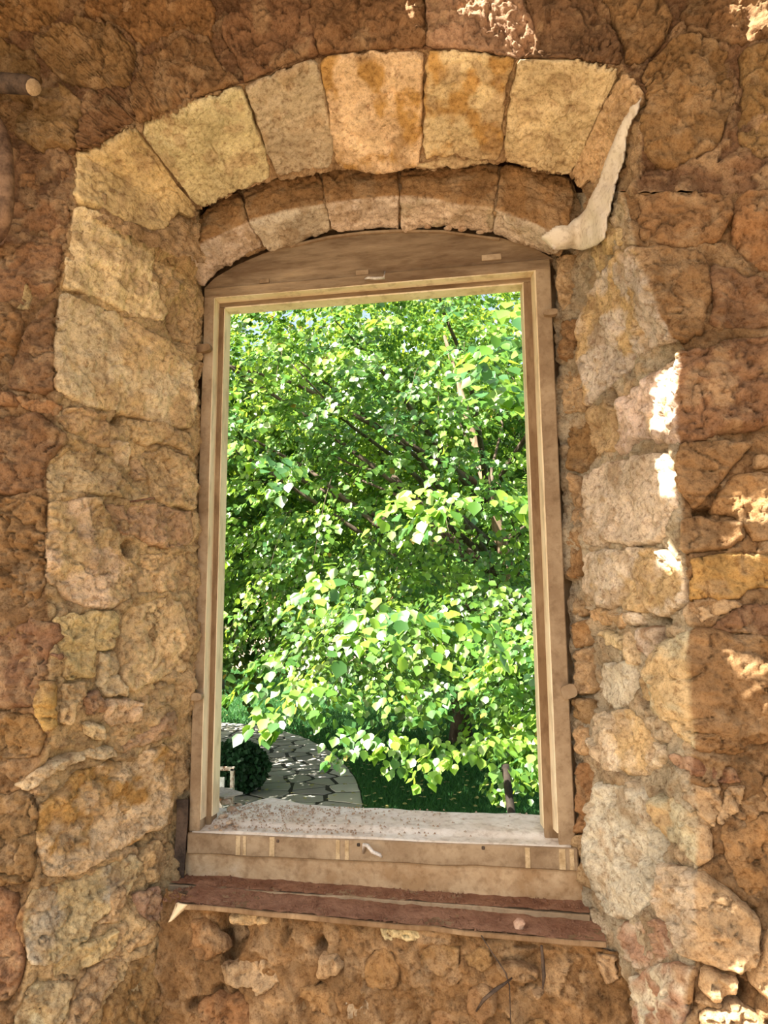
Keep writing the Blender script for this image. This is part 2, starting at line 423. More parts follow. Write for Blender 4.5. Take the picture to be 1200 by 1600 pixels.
def mortar_mesh(surf, name, rev, fro, res=0.0055, depth=-0.002, amp=1.0, pebble=1.0, push=0.012, pits=()):
    ns = int(surf.s[-1] / res); nt_ = int(surf.t[-1] / res)
    S, T = np.meshgrid(np.linspace(0, surf.s[-1], ns), np.linspace(0, surf.t[-1], nt_), indexing='ij')
    p2 = np.stack([S.ravel(), T.ravel()], 1)
    B = surf.look(p2, surf.G); N = surf.look(p2, surf.N); N /= np.linalg.norm(N, axis=1)[:, None]; Fr = surf.look(p2, surf.F)
    wq = np.stack([fbm(B, 0.06, 3, 15), fbm(B, 0.06, 3, 16), fbm(B, 0.06, 3, 17)], 1)
    h = depth + amp * (0.013 * fbm(B, 0.12, 4, 60, 0.6) + 0.003 * fbm(B, 0.014, 2, 61))
    f1, f2, tv = worley(B + 0.014 * wq, 0.055, 270)
    h = h + pebble * (0.014 * tv + 0.006 * np.clip((f2 - f1) * 5, 0, 1) - 0.003)
    f1, f2, tv2 = worley(B + 0.008 * wq, 0.022, 370)
    h = h + pebble * (0.005 * tv2 - 0.004 * (f2 - f1 < 0.06))
    for P in surf.occ:
        lo, hi = P.min(0), P.max(0); m = np.nonzero(((p2 > lo) & (p2 < hi)).all(1))[0]
        if len(m):
            d, _ = sdf(p2[m], P); h[m] -= np.clip(d / 0.009, 0, 1) * push
    for (qx, qy, r1, r2, dp) in pits:
        c = surf.inv([(qx, qy)])[0]; d = p2 - c; u = np.sqrt((d[:, 0] / (r1 * .0016)) ** 2 + (d[:, 1] / (r2 * .0016)) ** 2) + .25 * fbm(B, .02, 2, 55)
        h -= dp * np.clip((1.15 - u) / .35, 0, 1)
    V = B + N * h[:, None]
    nz = fbm(B, 0.10, 4, 14)[:, None]; n2 = fbm(B, 0.035, 3, 19)[:, None]
    w = np.clip((Fr[:, None] + 0.25 * nz - 0.5) * 4 + 0.5, 0, 1)
    cols = np.array(PAL[rev]) * (1 - w) + np.array(PAL[fro]) * w
    q = np.clip(tv[:, None] * 1.5 + 0.1, 0, 0.6); cols = cols * (1 - q) + np.array(PAL['tan']) * q
    cols = cols * (1 + 0.16 * nz + 0.12 * n2)
    I, used = grid_faces(ns, nt_, np.ones(ns * nt_, bool))
    return mesh_np(name, V, I, cols)
def fill_stones(surf, n, rmin, rmax, cols, parent, region=None, seed=1, tries=1600, thick=0.012, fcol=None, name='stone', res=0.0052):
    """small chinking stones in the joints that are still free"""
    rs = np.random.default_rng(seed)
    allp = [p for p in surf.occ]; bb = [(p.min(0), p.max(0)) for p in allp]
    cnt = 0
    for k in range(tries):
        if cnt >= n: break
        c = np.array([rs.uniform(surf.s[0], surf.s[-1]), rs.uniform(surf.t[0], surf.t[-1])])
        if region is not None:
            q = project(surf.look(c[None], surf.G))[0]
            if not (region[0] <= q[0] <= region[2] and region[1] <= q[1] <= region[3]): continue
        r = rmax - (rmax - rmin) * min(1, k / (tries * 0.7)); r *= rs.uniform(0.8, 1.1)
        asp = rs.uniform(0.55, 1.0)
        if c[0] - r < surf.s[0] or c[0] + r > surf.s[-1] or c[1] - r < surf.t[0] or c[1] + r > surf.t[-1]: continue
        m = rs.integers(6, 9); ang = np.sort((np.arange(m) + rs.uniform(-0.3, 0.3, m)) / m * 2 * math.pi); rad = r * rs.uniform(0.75, 1.08, m)
        rot = rs.uniform(-0.5, 0.5); pr = np.stack([np.cos(ang) * rad * asp, np.sin(ang) * rad], 1)
        if rs.random() < 0.5: pr = pr[:, ::-1]
        pr = pr @ np.array([[math.cos(rot), -math.sin(rot)], [math.sin(rot), math.cos(rot)]]) + c
        test = np.vstack([c[None], pr, (pr + c) / 2]); bad = False
        for P, (lo, hi) in zip(allp, bb):
            if (hi < pr.min(0)).any() or (lo > pr.max(0)).any(): continue
            d, _ = sdf(test, P)
            if (d > -0.002).any(): bad = True; break
            d2, _ = sdf(P, pr)
            if (d2 > 0).any(): bad = True; break
        if bad: continue
        o = stone(surf, None, cols[rs.integers(len(cols))], parent, thick=thick * rs.uniform(0.7, 1.3), edge=min(0.014, r * 0.4), st=pr, fcol=fcol, tilt=0.12, jit=0.004, name=name, res=res, amp=0.7, facet=0.7)
        allp.append(surf.occ[-1]); bb.append((allp[-1].min(0), allp[-1].max(0))); cnt += 1

# ---- the three sheets of masonry round the niche and the rubble under the window
LEFT_FRAME = [(318, 150, .02), (318, 440, .02), (314, 520, .02), (311, 700, .02), (307, 900, .02), (301, 1100, .02), (296, 1250, .02), (292, 1340, .02), (280, 1420, -.06), (268, 1760, -.06)]
LEFT_BACK = [(302, 150, -.10), (300, 345, -.10), (302, 440, -.06), (303, 520, -.02), (305, 700, -.02), (302, 850, -.02), (296, 1000, -.02), (296, 1080, -.02), (284, 1150, -.02), (268, 1250, -.03), (262, 1340, -.05), (258, 1420, -.12), (262, 1520, -.12), (264, 1760, -.12)]
LEFT_EDGE = [(122, 150, YF), (118, 235, YF), (114, 330, YF), (103, 400, YF), (90, 455, YF), (86, 540, YF), (88, 610, YF), (88, 660, YF), (74, 725, YF), (72, 850, YF), (72, 920, YF), (82, 1000, YF), (78, 1060, YF), (84, 1130, YF), (60, 1200, YF), (56, 1290, YF), (50, 1370, YF), (32, 1440, YF), (42, 1500, YF), (22, 1600, YF), (10, 1760, YF)]
LEFT_OUT = [(-420, 150, YF), (-420, 1760, YF)]
def clipcol(c, y0, y1):
    ys = [q[1] for q in c]; f = lambda y: (float(np.interp(y, ys, [q[0] for q in c])), y, float(np.interp(y, ys, [q[2] for q in c])))
    return [f(y0)] + [q for q in c if y0 < q[1] < y1] + [f(y1)]
S_L = Surf([LEFT_FRAME, LEFT_BACK, LEFT_EDGE, LEFT_OUT], 'y', [0, 0, 1, 1], seed=1)
RIGHT_FRAME = [(863, 300, .03), (863, 395, .03), (868, 560, .03), (878, 800, .03), (888, 1000, .03), (896, 1200, .03), (900, 1345, .03), (905, 1420, -.04), (945, 1480, -.10), (965, 1540, -.10), (968, 1760, -.10)]
RIGHT_BACK = [(915, 300, -.10), (900, 380, -.04), (898, 430, YB), (903, 480, YB), (903, 560, YB), (912, 620, YB), (930, 690, YB), (914, 745, YB), (914, 940, YB), (928, 1000, YB), (936, 1080, YB), (928, 1180, YB), (925, 1280, YB), (926, 1400, -.05), (948, 1470, -.12), (972, 1530, -.14), (985, 1600, -.14), (990, 1760, -.14)]
RIGHT_EDGE = [(968, 300, YF), (985, 380, YF), (1010, 440, YF), (1030, 500, YF), (1068, 560, YF), (1058, 640, YF), (1055, 700, YF), (1062, 800, YF), (1064, 870, YF), (1075, 940, YF), (1085, 1000, YF), (1086, 1100, YF), (1088, 1160, YF), (1075, 1220, YF), (1098, 1290, YF), (1085, 1370, YF), (1095, 1450, YF), (1075, 1530, YF), (1060, 1760, YF)]
RIGHT_OUT = [(1620, 300, YF), (1620, 1760, YF)]
S_R = Surf([RIGHT_FRAME, RIGHT_BACK, RIGHT_EDGE, RIGHT_OUT], 'y', [0, 0, 1, 1], seed=2)
A_FRONT = [(112, 330), (118, 238), (205, 190), (300, 158), (378, 130), (497, 88), (580, 78), (665, 75), (740, 78), (805, 90), (900, 92), (975, 106), (1012, 160), (985, 300)]
A_BACK = [(318, 420), (300, 348), (303, 324), (365, 300), (430, 278), (523, 264), (590, 266), (655, 262), (720, 262), (784, 255), (840, 262), (893, 272), (915, 300), (925, 380)]
A_TOP = [(-420, 330), (-420, 238), (-420, -300), (150, -300), (300, -300), (470, -300), (570, -300), (665, -300), (760, -300), (860, -300), (960, -300), (1620, -300), (1620, 160), (1620, 300)]
S_A = Surf([[(*q, -.11) for q in A_BACK], [(*q, YF) for q in A_FRONT], [(*q, YF) for q in A_TOP]], 'idx', [0, 1, 1], seed=3, smooth=2)
I_TOP = [(268, 400), (300, 345), (345, 308), (400, 284), (440, 270), (520, 258), (585, 258), (650, 258), (760, 256), (840, 262), (895, 275), (915, 330)]
I_BEND = [(282, 405), (318, 378), (350, 364), (390, 348), (440, 334), (510, 318), (565, 311), (625, 308), (700, 313), (780, 330), (840, 350), (885, 378)]
I_BACK = [(308, 452), (335, 428), (370, 409), (412, 391), (455, 376), (515, 362), (570, 355), (625, 352), (690, 352), (780, 363), (835, 382), (872, 405)]
S_I = Surf([[(*q, -.065) for q in I_TOP], [(*q, -.105) for q in I_BEND], [(*q, -.005) for q in I_BACK], [(q[0], q[1] - 4, .06) for q in I_BACK]], 'idx', [1, 0, 0, 0], seed=4, smooth=2, und=0.006)
S_B = Surf([[(250, 1395, -.14), (600, 1440, -.14), (1000, 1490, -.14)], [(240, 1560, -.15), (600, 1560, -.15), (1000, 1560, -.15)], [(230, 1760, -.15), (600, 1760, -.15), (1010, 1760, -.15)]], 'idx', [.5, .5, .5], seed=5, und=0.018)

wall_left = tag(mortar(S_L, 'wall_left', 'pale', 'brown', pits=[(188, 655, 9, 10, .06), (200, 856, 10, 12, .07), (268, 505, 6, 16, .04), (25, 560, 10, 12, .04), (105, 1128, 7, 6, .04), (40, 1160, 16, 8, .03), (60, 635, 22, 6, .03), (222, 1322, 6, 10, .03)]), 'rubble masonry left of the window, pale splayed side and brown inner face', kind='structure')
wall_right = tag(mortar(S_R, 'wall_right', 'grey', 'brown', pits=[(960, 618, 10, 10, .05), (1010, 1086, 14, 16, .06), (1030, 968, 14, 6, .04), (1044, 1172, 8, 10, .04), (1100, 802, 14, 8, .04), (1150, 1556, 16, 14, .06), (1000, 1530, 12, 14, .04), (945, 660, 8, 20, .03), (1190, 1290, 14, 14, .03), (910, 960, 8, 6, .04)]), 'rubble masonry right of the window, greyish splayed side and brown inner face', kind='structure')
wall_top = tag(mortar(S_A, 'wall_top', 'tan', 'red', push=0.018), 'brown rubble wall and splayed stone arch above the window', kind='structure')
wall_bottom = tag(mortar(S_B, 'wall_bottom', 'clay', 'clay', amp=1.7, pebble=0.75, depth=0.0, pits=[(362, 1462, 26, 22, .05), (500, 1482, 12, 9, .05), (450, 1440, 26, 6, .03), (318, 1570, 10, 22, .04), (350, 1580, 30, 26, .03), (500, 1560, 20, 14, .025)]), 'crumbling earthy rubble wall below the window ledges', kind='structure')
# ---- splayed arch: voussoirs and the brown stones of the wall face above them
def V(poly, col, **k):
    a = dict(parent=wall_top, thick=0.030, edge=0.012, tilt=0.02, facet=0.35, amp=0.6, mat=M_SMOOTH, wrap=False, name='voussoir'); a.update(k); return stone(S_A, poly, col, **a)
V([(118, 242), (160, 230), (206, 194), (258, 258), (303, 324), (309, 346), (245, 366), (180, 336), (116, 314)], 'pale')
V([(216, 196), (300, 162), (374, 133), (388, 170), (428, 272), (368, 298), (309, 322), (262, 260)], 'cream')
V([(384, 132), (440, 108), (494, 92), (508, 150), (522, 232), (518, 260), (470, 265), (434, 276), (410, 215)], 'grey')
V([(500, 90), (580, 82), (661, 80), (659, 160), (657, 250), (645, 262), (600, 268), (528, 262), (518, 190)], 'cream', stain='ochre')
V([(667, 80), (740, 82), (802, 92), (789, 150), (781, 246), (720, 239), (663, 244)], 'cream', stain='ochre')
V([(664, 248), (700, 243), (722, 248), (780, 253), (760, 264), (705, 268), (660, 266), (644, 264)], 'cream', thick=0.028)
V([(809, 94), (900, 94), (972, 110), (938, 180), (904, 258), (890, 268), (840, 260), (787, 252), (795, 170)], 'cream')
V([(978, 112), (1008, 150), (985, 205), (955, 260), (930, 292), (908, 292), (897, 272), (936, 190)], 'pale')
def T(poly, col='red', **k):
    a = dict(parent=wall_top, thick=0.022, edge=0.022, wrap=False, tilt=0.1, amp=1.35, facet=1.35); a.update(k); return stone(S_A, poly, col, **a)
T([(122, 190), (150, 158), (172, 150), (196, 175), (212, 190), (160, 226), (118, 236)], 'red')
T([(206, 140), (232, 92), (280, 56), (330, 70), (345, 105), (372, 122), (376, 128), (300, 158), (222, 192), (208, 185)], 'brown', thick=0.04)
T([(345, 52), (380, 14), (478, -6), (490, 40), (495, 85), (440, 102), (384, 128), (376, 100)], 'red', thick=0.035)
T([(498, 84), (486, 30), (488, -30), (600, -40), (660, -30), (664, 74), (580, 78)], 'red', thick=0.03)
T([(668, 74), (670, -30), (740, -40), (808, -30), (835, 40), (832, 76), (803, 88), (740, 78)], 'pink', thick=0.032)
T([(808, 88), (834, 80), (838, 40), (812, -30), (900, -40), (930, 10), (968, 70), (970, 104), (900, 92)], 'red', thick=0.03)
T([(935, 0), (1000, -30), (1050, 20), (1040, 60), (1000, 100), (975, 96), (968, 60)], 'brown')
T([(1005, 110), (1050, 62), (1130, 72), (1152, 140), (1120, 230), (1050, 262), (1010, 235), (1000, 200), (1012, 150)], 'brown', thick=0.03)
T([(1060, 20), (1120, -30), (1230, -40), (1240, 60), (1150, 66), (1070, 55)], 'brown')
T([(1158, 78), (1250, 72), (1290, 140), (1260, 250), (1180, 240), (1150, 200), (1160, 140)], 'clay', thick=0.03)
T([(60, 60), (120, 30), (180, 40), (215, 80), (205, 130), (150, 140), (105, 130), (70, 100)], 'brown', amp=1.3)
T([(0, -20), (90, -30), (110, 10), (60, 50), (5, 60), (-40, 30)], 'clay', amp=1.3)
T([(130, 20), (200, -30), (300, -40), (340, 20), (330, 60), (280, 50), (225, 75), (185, 35)], 'clay')
T([(-40, 70), (50, 72), (65, 110), (50, 160), (-30, 165)], 'brown')
T([(60, 140), (105, 140), (130, 165), (118, 200), (112, 232), (60, 236), (20, 200)], 'brown', amp=1.3)
fill_stones(S_A, 60, 0.018, 0.08, ['brown', 'red', 'clay'], wall_top, region=(-420, -300, 1620, 240), seed=4, thick=0.016)

# ---- inner arch over the wooden frame
def IA(poly, col='pale', **k):
    a = dict(parent=wall_top, thick=0.012, edge=0.008, tilt=0.01, facet=0.5, amp=0.6, name='arch_stone', fcol='clay', jit=0.004, chaikin=1); a.update(k); return stone(S_I, poly, col, **a)  # clay face and white soffit put shade and light into the colour
tag(mortar(S_I, 'arch_mortar', 'tan', 'tan', wall_top, depth=-0.006, amp=0.5, pebble=0.5, push=0.02))
IA([(276, 398), (310, 348), (345, 312), (374, 300), (384, 336), (392, 352), (411, 388), (370, 407), (335, 426), (312, 446)], 'white')
IA([(378, 298), (440, 276), (496, 264), (503, 296), (507, 320), (517, 359), (455, 374), (414, 388), (396, 352)], 'white')
IA([(501, 264), (560, 260), (620, 260), (622, 308), (625, 349), (570, 353), (519, 358), (510, 318)], 'white')
IA([(626, 260), (700, 262), (777, 258), (776, 300), (772, 330), (768, 359), (690, 350), (629, 349), (627, 308)], 'white', stain='grey')
IA([(781, 260), (840, 268), (896, 300), (890, 350), (880, 380), (868, 398), (835, 378), (773, 359), (778, 330)], 'white')

# ---- left side
def Ls(poly, col='pale', **k):
    a = dict(parent=wall_left); a.update(k); return stone(S_L, poly, col, **a)
Ls([(113, 322), (180, 342), (242, 372), (236, 425), (260, 488), (252, 503), (204, 493), (150, 463), (97, 450), (103, 395)], 'cream', thick=0.016, facet=0.5, amp=0.7, mat=M_SMOOTH)
Ls([(249, 372), (300, 356), (280, 388), (288, 412), (312, 440), (302, 452), (282, 440), (262, 470), (242, 425)], 'pale')
Ls([(266, 476), (284, 446), (300, 458), (303, 500), (298, 540), (276, 530), (264, 512)], 'tan')
Ls([(91, 458), (145, 472), (215, 508), (278, 546), (300, 572), (304, 655), (294, 672), (240, 658), (198, 645), (176, 642), (150, 638), (110, 624), (86, 604), (84, 530)], 'cream', thick=0.022, facet=0.5, amp=0.8, stain='pale', mat=M_SMOOTH)
Ls([(106, 632), (150, 642), (172, 648), (168, 684), (172, 700), (120, 690), (90, 656)], 'tan')
Ls([(200, 654), (250, 662), (294, 676), (300, 722), (276, 700), (246, 690), (228, 702), (206, 682)], 'pale')
Ls([(170, 690), (198, 690), (206, 712), (200, 730), (182, 722)], 'cream')
Ls([(74, 726), (115, 702), (165, 708), (190, 745), (232, 776), (220, 784), (155, 772), (72, 772)], 'pale', facet=1.3)
Ls([(226, 708), (262, 698), (302, 728), (302, 796), (262, 790), (244, 778), (228, 738)], 'pale', facet=1.5)
Ls([(204, 720), (222, 716), (230, 752), (212, 748)], 'tan')
Ls([(76, 782), (152, 776), (170, 806), (174, 850), (190, 872), (212, 890), (204, 934), (165, 955), (110, 940), (74, 905), (70, 840)], 'cream', stain='pale', thick=0.022)
Ls([(164, 786), (236, 790), (302, 802), (298, 850), (262, 858), (230, 850), (208, 836), (186, 832), (172, 806)], 'tan', facet=1.4)
Ls([(222, 862), (258, 866), (296, 858), (292, 926), (246, 926), (216, 930), (212, 900)], 'pale', facet=1.3)
Ls([(196, 948), (245, 932), (284, 940), (292, 980), (291, 1050), (250, 1058), (206, 1082), (192, 1060), (186, 1000)], 'pale', thick=0.026, facet=0.4, mat=M_SMOOTH)
Ls([(80, 962), (140, 958), (184, 956), (178, 1010), (146, 1018), (150, 1058), (100, 1060), (88, 1010)], 'pale', facet=1.3)
Ls([(152, 1020), (182, 1014), (188, 1060), (200, 1086), (166, 1090), (154, 1062)], 'cream', facet=1.2)
Ls([(98, 1070), (128, 1066), (130, 1090), (116, 1128), (92, 1130)], 'pale')
Ls([(130, 1092), (150, 1080), (162, 1090), (160, 1112), (140, 1118)], 'pink')
Ls([(166, 1096), (200, 1090), (220, 1098), (218, 1130), (180, 1134), (164, 1122)], 'cream')
Ls([(130, 1130), (162, 1134), (160, 1152), (136, 1154)], 'cream')
Ls([(224, 1090), (256, 1066), (290, 1070), (288, 1092), (262, 1100), (226, 1118)], 'tan')
Ls([(60, 1262), (90, 1236), (130, 1200), (182, 1190), (250, 1160), (276, 1176), (266, 1250), (254, 1296), (226, 1300), (200, 1322), (160, 1348), (110, 1372), (62, 1362), (54, 1310)], 'cream', stain='ochre', thick=0.03, facet=1.3)
Ls([(18, 1230), (40, 1214), (70, 1194), (120, 1176), (178, 1166), (182, 1184), (124, 1192), (80, 1214), (44, 1236)], 'cream', wrap=False, thick=0.03, name='ledge_stone')
Ls([(188, 1162), (240, 1132), (270, 1110), (276, 1120), (262, 1148), (220, 1164), (190, 1180)], 'tan', thick=0.024)
Ls([(60, 1384), (120, 1376), (168, 1352), (208, 1334), (226, 1350), (205, 1392), (196, 1412), (150, 1440), (130, 1470), (88, 1502), (46, 1500), (28, 1432)], 'pale', stain='grey', facet=1.2)
Ls([(150, 1446), (176, 1426), (172, 1400), (190, 1380), (200, 1410), (186, 1440)], 'tan')
Ls([(214, 1336), (244, 1310), (262, 1330), (258, 1372), (232, 1380)], 'pale', facet=1.4)
Ls([(214, 1394), (246, 1384), (256, 1420), (240, 1444), (222, 1430)], 'pink')
Ls([(196, 1480), (238, 1438), (254, 1436), (240, 1466), (206, 1490)], 'pale', thick=0.026)
Ls([(44, 1540), (118, 1526), (112, 1556), (92, 1610), (20, 1630), (26, 1580)], 'cream', wrap=False, stain='ochre', thick=0.026)
Ls([(122, 1530), (180, 1490), (200, 1500), (160, 1560), (130, 1610), (100, 1612)], 'tan', thick=0.026, facet=1.3)
Ls([(166, 1566), (214, 1500), (250, 1480), (256, 1560), (240, 1640), (160, 1640)], 'clay', facet=1.3)
Ls([(80, 1500), (140, 1470), (186, 1448), (180, 1484), (118, 1520), (84, 1526)], 'pale', facet=1.3)
# brown face on the left
def Lf(poly, col='brown', **k):
    a = dict(parent=wall_left, wrap=False, thick=0.024, edge=0.024, tilt=0.09, amp=1.25, facet=1.2); a.update(k); return stone(S_L, poly, col, **a)
Lf([(40, 250), (112, 244), (114, 312), (60, 306), (30, 290)], 'brown', amp=1.4)
Lf([(26, 314), (70, 310), (112, 322), (100, 395), (88, 450), (46, 474), (-20, 476), (-30, 340)], 'red', facet=1.3)
Lf([(88, 462), (83, 540), (84, 604), (60, 614), (6, 600), (26, 556), (46, 506)], 'red', facet=0.6)
Lf([(-30, 500), (30, 488), (42, 506), (22, 552), (-30, 560)], 'brown')
Lf([(28, 620), (78, 624), (104, 634), (86, 652), (40, 640)], 'clay', thick=0.014)
Lf([(-30, 606), (20, 612), (26, 632), (-30, 640)], 'brown')
Lf([(-30, 655), (55, 645), (84, 662), (108, 690), (72, 722), (70, 766), (40, 770), (-30, 772)], 'red')
Lf([(-30, 784), (70, 776), (74, 850), (70, 918), (46, 948), (-30, 950)], 'brown', amp=1.7, facet=1.3)
Lf([(22, 984), (48, 966), (90, 974), (97, 1000), (80, 1020), (72, 1050), (56, 1108), (-30, 1104), (-30, 1000)], 'red', facet=0.6, thick=0.034)
Lf([(60, 1064), (88, 1060), (91, 1128), (76, 1140), (57, 1116)], 'ochre', thick=0.03)
Lf([(-30, 1110), (50, 1116), (76, 1148), (60, 1180), (-30, 1190)], 'clay', facet=1.4)
Lf([(-30, 1244), (36, 1240), (58, 1262), (54, 1330), (46, 1378), (-30, 1384)], 'brown', facet=1.3)
Lf([(-30, 1396), (24, 1392), (30, 1440), (40, 1500), (20, 1560), (-30, 1570)], 'red', facet=1.3)
Lf([(46, 40 + 400), (20, 482), (44, 484)], 'tan', thick=0.012)
fill_stones(S_L, 90, 0.012, 0.06, ['tan', 'pale', 'cream', 'tan'], wall_left, region=(-420, 340, 330, 1700), seed=6, thick=0.014)

# ---- right side
def Rs(poly, col='white', **k):
    a = dict(parent=wall_right, edge=0.022, fcol='brown'); a.update(k); return stone(S_R, poly, col, **a)
Rs([(905, 486), (925, 446), (960, 398), (1030, 384), (1100, 402), (1112, 470), (1100, 515), (1060, 532), (1000, 552), (972, 588), (948, 612), (916, 636), (904, 580)], 'white', stain='pale', thick=0.03, facet=0.6, amp=1.1)
Rs([(966, 622), (1010, 590), (1070, 546), (1130, 534), (1220, 520), (1270, 600), (1220, 664), (1130, 678), (1060, 694), (1000, 690), (966, 714), (970, 660)], 'white', stain='pale', thick=0.05, edge=0.04, facet=0.8, amp=1.2, fcol='red')
Rs([(918, 642), (946, 622), (962, 640), (960, 700), (938, 712), (926, 690)], 'tan', thick=0.01)
Rs([(1064, 692), (1130, 686), (1182, 692), (1112, 768), (1086, 796), (1062, 770), (1058, 720)], 'cream', wrap=True, thick=0.05, edge=0.022, facet=0.3)
Rs([(914, 748), (945, 722), (1000, 712), (1050, 702), (1055, 760), (1060, 790), (1048, 820), (1025, 848), (975, 850), (915, 858)], 'white', thick=0.03, facet=0.5, amp=0.9)
Rs([(917, 864), (975, 856), (1028, 856), (1068, 882), (1072, 944), (1040, 964), (985, 954), (930, 944), (914, 922)], 'white', stain='pale', thick=0.03, facet=0.7)
Rs([(1064, 814), (1100, 808), (1155, 816), (1165, 840), (1130, 860), (1066, 862)], 'pale', thick=0.045, edge=0.014, facet=0.6)
Rs([(1116, 786), (1150, 738), (1210, 736), (1270, 770), (1270, 840), (1176, 848), (1158, 812), (1110, 802)], 'tan', thick=0.03, fcol='clay')
Rs([(1080, 872), (1130, 866), (1250, 862), (1270, 920), (1180, 918), (1150, 936), (1110, 934), (1076, 940)], 'ochre', thick=0.042, fcol='ochre', facet=0.8)
Rs([(1078, 946), (1110, 940), (1150, 938), (1158, 950), (1100, 974), (1080, 966)], 'pale', thick=0.02, fcol='tan')
Rs([(1110, 974), (1160, 948), (1260, 930), (1290, 990), (1190, 992), (1120, 984)], 'red', thick=0.025, fcol='red')
Rs([(1022, 1060), (1034, 1002), (1080, 978), (1150, 988), (1260, 1000), (1300, 1060), (1280, 1150), (1200, 1164), (1130, 1184), (1086, 1174), (1062, 1140), (1032, 1108)], 'grey', stain='pale', thick=0.065, edge=0.055, facet=0.9, amp=1.2)
Rs([(922, 952), (952, 952), (980, 960), (974, 984), (946, 978), (926, 968)], 'pale', thick=0.012)
Rs([(956, 956), (1000, 958), (1004, 976), (984, 980), (972, 972)], 'white', thick=0.016)
Rs([(930, 990), (960, 990), (980, 1000), (984, 1022), (944, 1006)], 'cream', thick=0.014, facet=0.2)
Rs([(981, 980), (992, 1006), (996, 1042), (990, 1040), (984, 1016)], 'cream', thick=0.03, edge=0.006)
Rs([(992, 984), (1034, 980), (1030, 1012), (1016, 1028), (1000, 1016)], 'white', thick=0.026, stain='pink')
Rs([(940, 1036), (992, 1028), (994, 1080), (986, 1104), (960, 1108), (936, 1086)], 'white', thick=0.03, facet=0.3)
Rs([(1002, 1056), (1018, 1052), (1020, 1094), (1008, 1090)], 'pale', thick=0.03)
Rs([(930, 1114), (960, 1116), (992, 1108), (1004, 1136), (1012, 1158), (1044, 1166), (1042, 1188), (1010, 1208), (960, 1210), (932, 1180), (926, 1150)], 'white', thick=0.024, facet=1.6, stain='pale')
Rs([(1010, 1122), (1040, 1116), (1058, 1140), (1050, 1160), (1020, 1152)], 'grey', thick=0.03)
Rs([(1052, 1178), (1090, 1182), (1150, 1202), (1164, 1222), (1132, 1226), (1090, 1214), (1060, 1206)], 'pink', thick=0.02, fcol='dust', facet=1.4)
Rs([(1064, 1248), (1090, 1226), (1124, 1232), (1128, 1262), (1112, 1292), (1084, 1262)], 'grey', thick=0.036, fcol='tan', facet=0.5)
Rs([(1130, 1234), (1166, 1226), (1158, 1262), (1128, 1290), (1120, 1278)], 'pale', thick=0.02, fcol='tan')
Rs([(930, 1232), (956, 1220), (1000, 1226), (1020, 1260), (1036, 1300), (1036, 1350), (1026, 1404), (1000, 1428), (962, 1438), (928, 1396), (924, 1300)], 'white', thick=0.03, facet=0.9, amp=1.2)
Rs([(1026, 1244), (1050, 1246), (1082, 1262), (1110, 1302), (1112, 1332), (1090, 1350), (1062, 1332), (1038, 1294)], 'grey', thick=0.05, edge=0.03, stain='pale', fcol='tan')
Rs([(1042, 1342), (1100, 1362), (1150, 1400), (1186, 1430), (1182, 1500), (1160, 1516), (1090, 1500), (1060, 1478), (1036, 1430)], 'grey', thick=0.055, edge=0.03, facet=1.6, fcol='tan', stain='tan')
Rs([(1120, 1300), (1160, 1260), (1220, 1200), (1290, 1200), (1290, 1420), (1200, 1420), (1150, 1380)], 'clay', thick=0.014, amp=1.6, fcol='clay')
Rs([(962, 1446), (1008, 1434), (1034, 1440), (1052, 1490), (1020, 1520), (984, 1500)], 'white', stain='pink', thick=0.03, facet=1.5)
Rs([(988, 1524), (1050, 1500), (1092, 1516), (1080, 1560), (1060, 1640), (1000, 1640)], 'white', thick=0.03, facet=1.2, stain='pink')
Rs([(1100, 1512), (1152, 1530), (1150, 1556), (1110, 1566), (1092, 1540)], 'cream', thick=0.04, fcol='tan')
Rs([(1176, 1532), (1200, 1450), (1290, 1440), (1290, 1580), (1210, 1590)], 'tan', thick=0.05, fcol='tan')
Rs([(1096, 1576), (1150, 1570), (1200, 1600), (1210, 1650), (1090, 1650)], 'cream', thick=0.045, fcol='tan')
def Rf(poly, col='brown', **k):
    a = dict(parent=wall_right, wrap=False, thick=0.026, edge=0.03, tilt=0.1, amp=1.35, facet=1.35); a.update(k); return stone(S_R, poly, col, **a)
Rf([(1000, 302), (1040, 300), (1100, 290), (1145, 310), (1130, 376), (1060, 392), (1004, 376)], 'brown', facet=1.2)
Rf([(1152, 300), (1280, 290), (1300, 420), (1190, 430), (1140, 376)], 'clay', facet=1.2)
Rf([(1112, 402), (1186, 438), (1290, 432), (1290, 500), (1190, 512), (1116, 514)], 'red')
Rf([(872, 404), (896, 400), (898, 440), (890, 470), (872, 486)], 'tan', thick=0.02, res=0.004)
for q in ([(874, 500), (900, 498), (902, 560), (878, 566)], [(876, 572), (906, 570), (916, 640), (882, 650)], [(884, 660), (920, 648), (930, 700), (910, 740), (886, 730)],
          [(888, 742), (908, 748), (908, 820), (890, 824)], [(890, 832), (908, 830), (910, 900), (892, 906)], [(892, 930), (908, 938), (910, 965), (898, 960)], [(894, 972), (916, 968), (922, 1008), (896, 1012)],
          [(896, 1016), (924, 1014), (928, 1080), (898, 1082)], [(900, 1092), (928, 1092), (926, 1130), (900, 1126)], [(904, 1134), (924, 1136), (926, 1186), (904, 1172)], [(902, 1192), (926, 1196), (922, 1296), (904, 1300)], [(904, 1306), (922, 1304), (924, 1390), (908, 1380)]):
    Rf(q, ('clay', 'tan', 'brown', 'tan')[NST % 4], thick=0.02, edge=0.012, res=0.004, tilt=0.15)
fill_stones(S_R, 80, 0.012, 0.06, ['white', 'grey', 'pale'], wall_right, region=(870, 330, 1620, 1700), seed=8, thick=0.014)

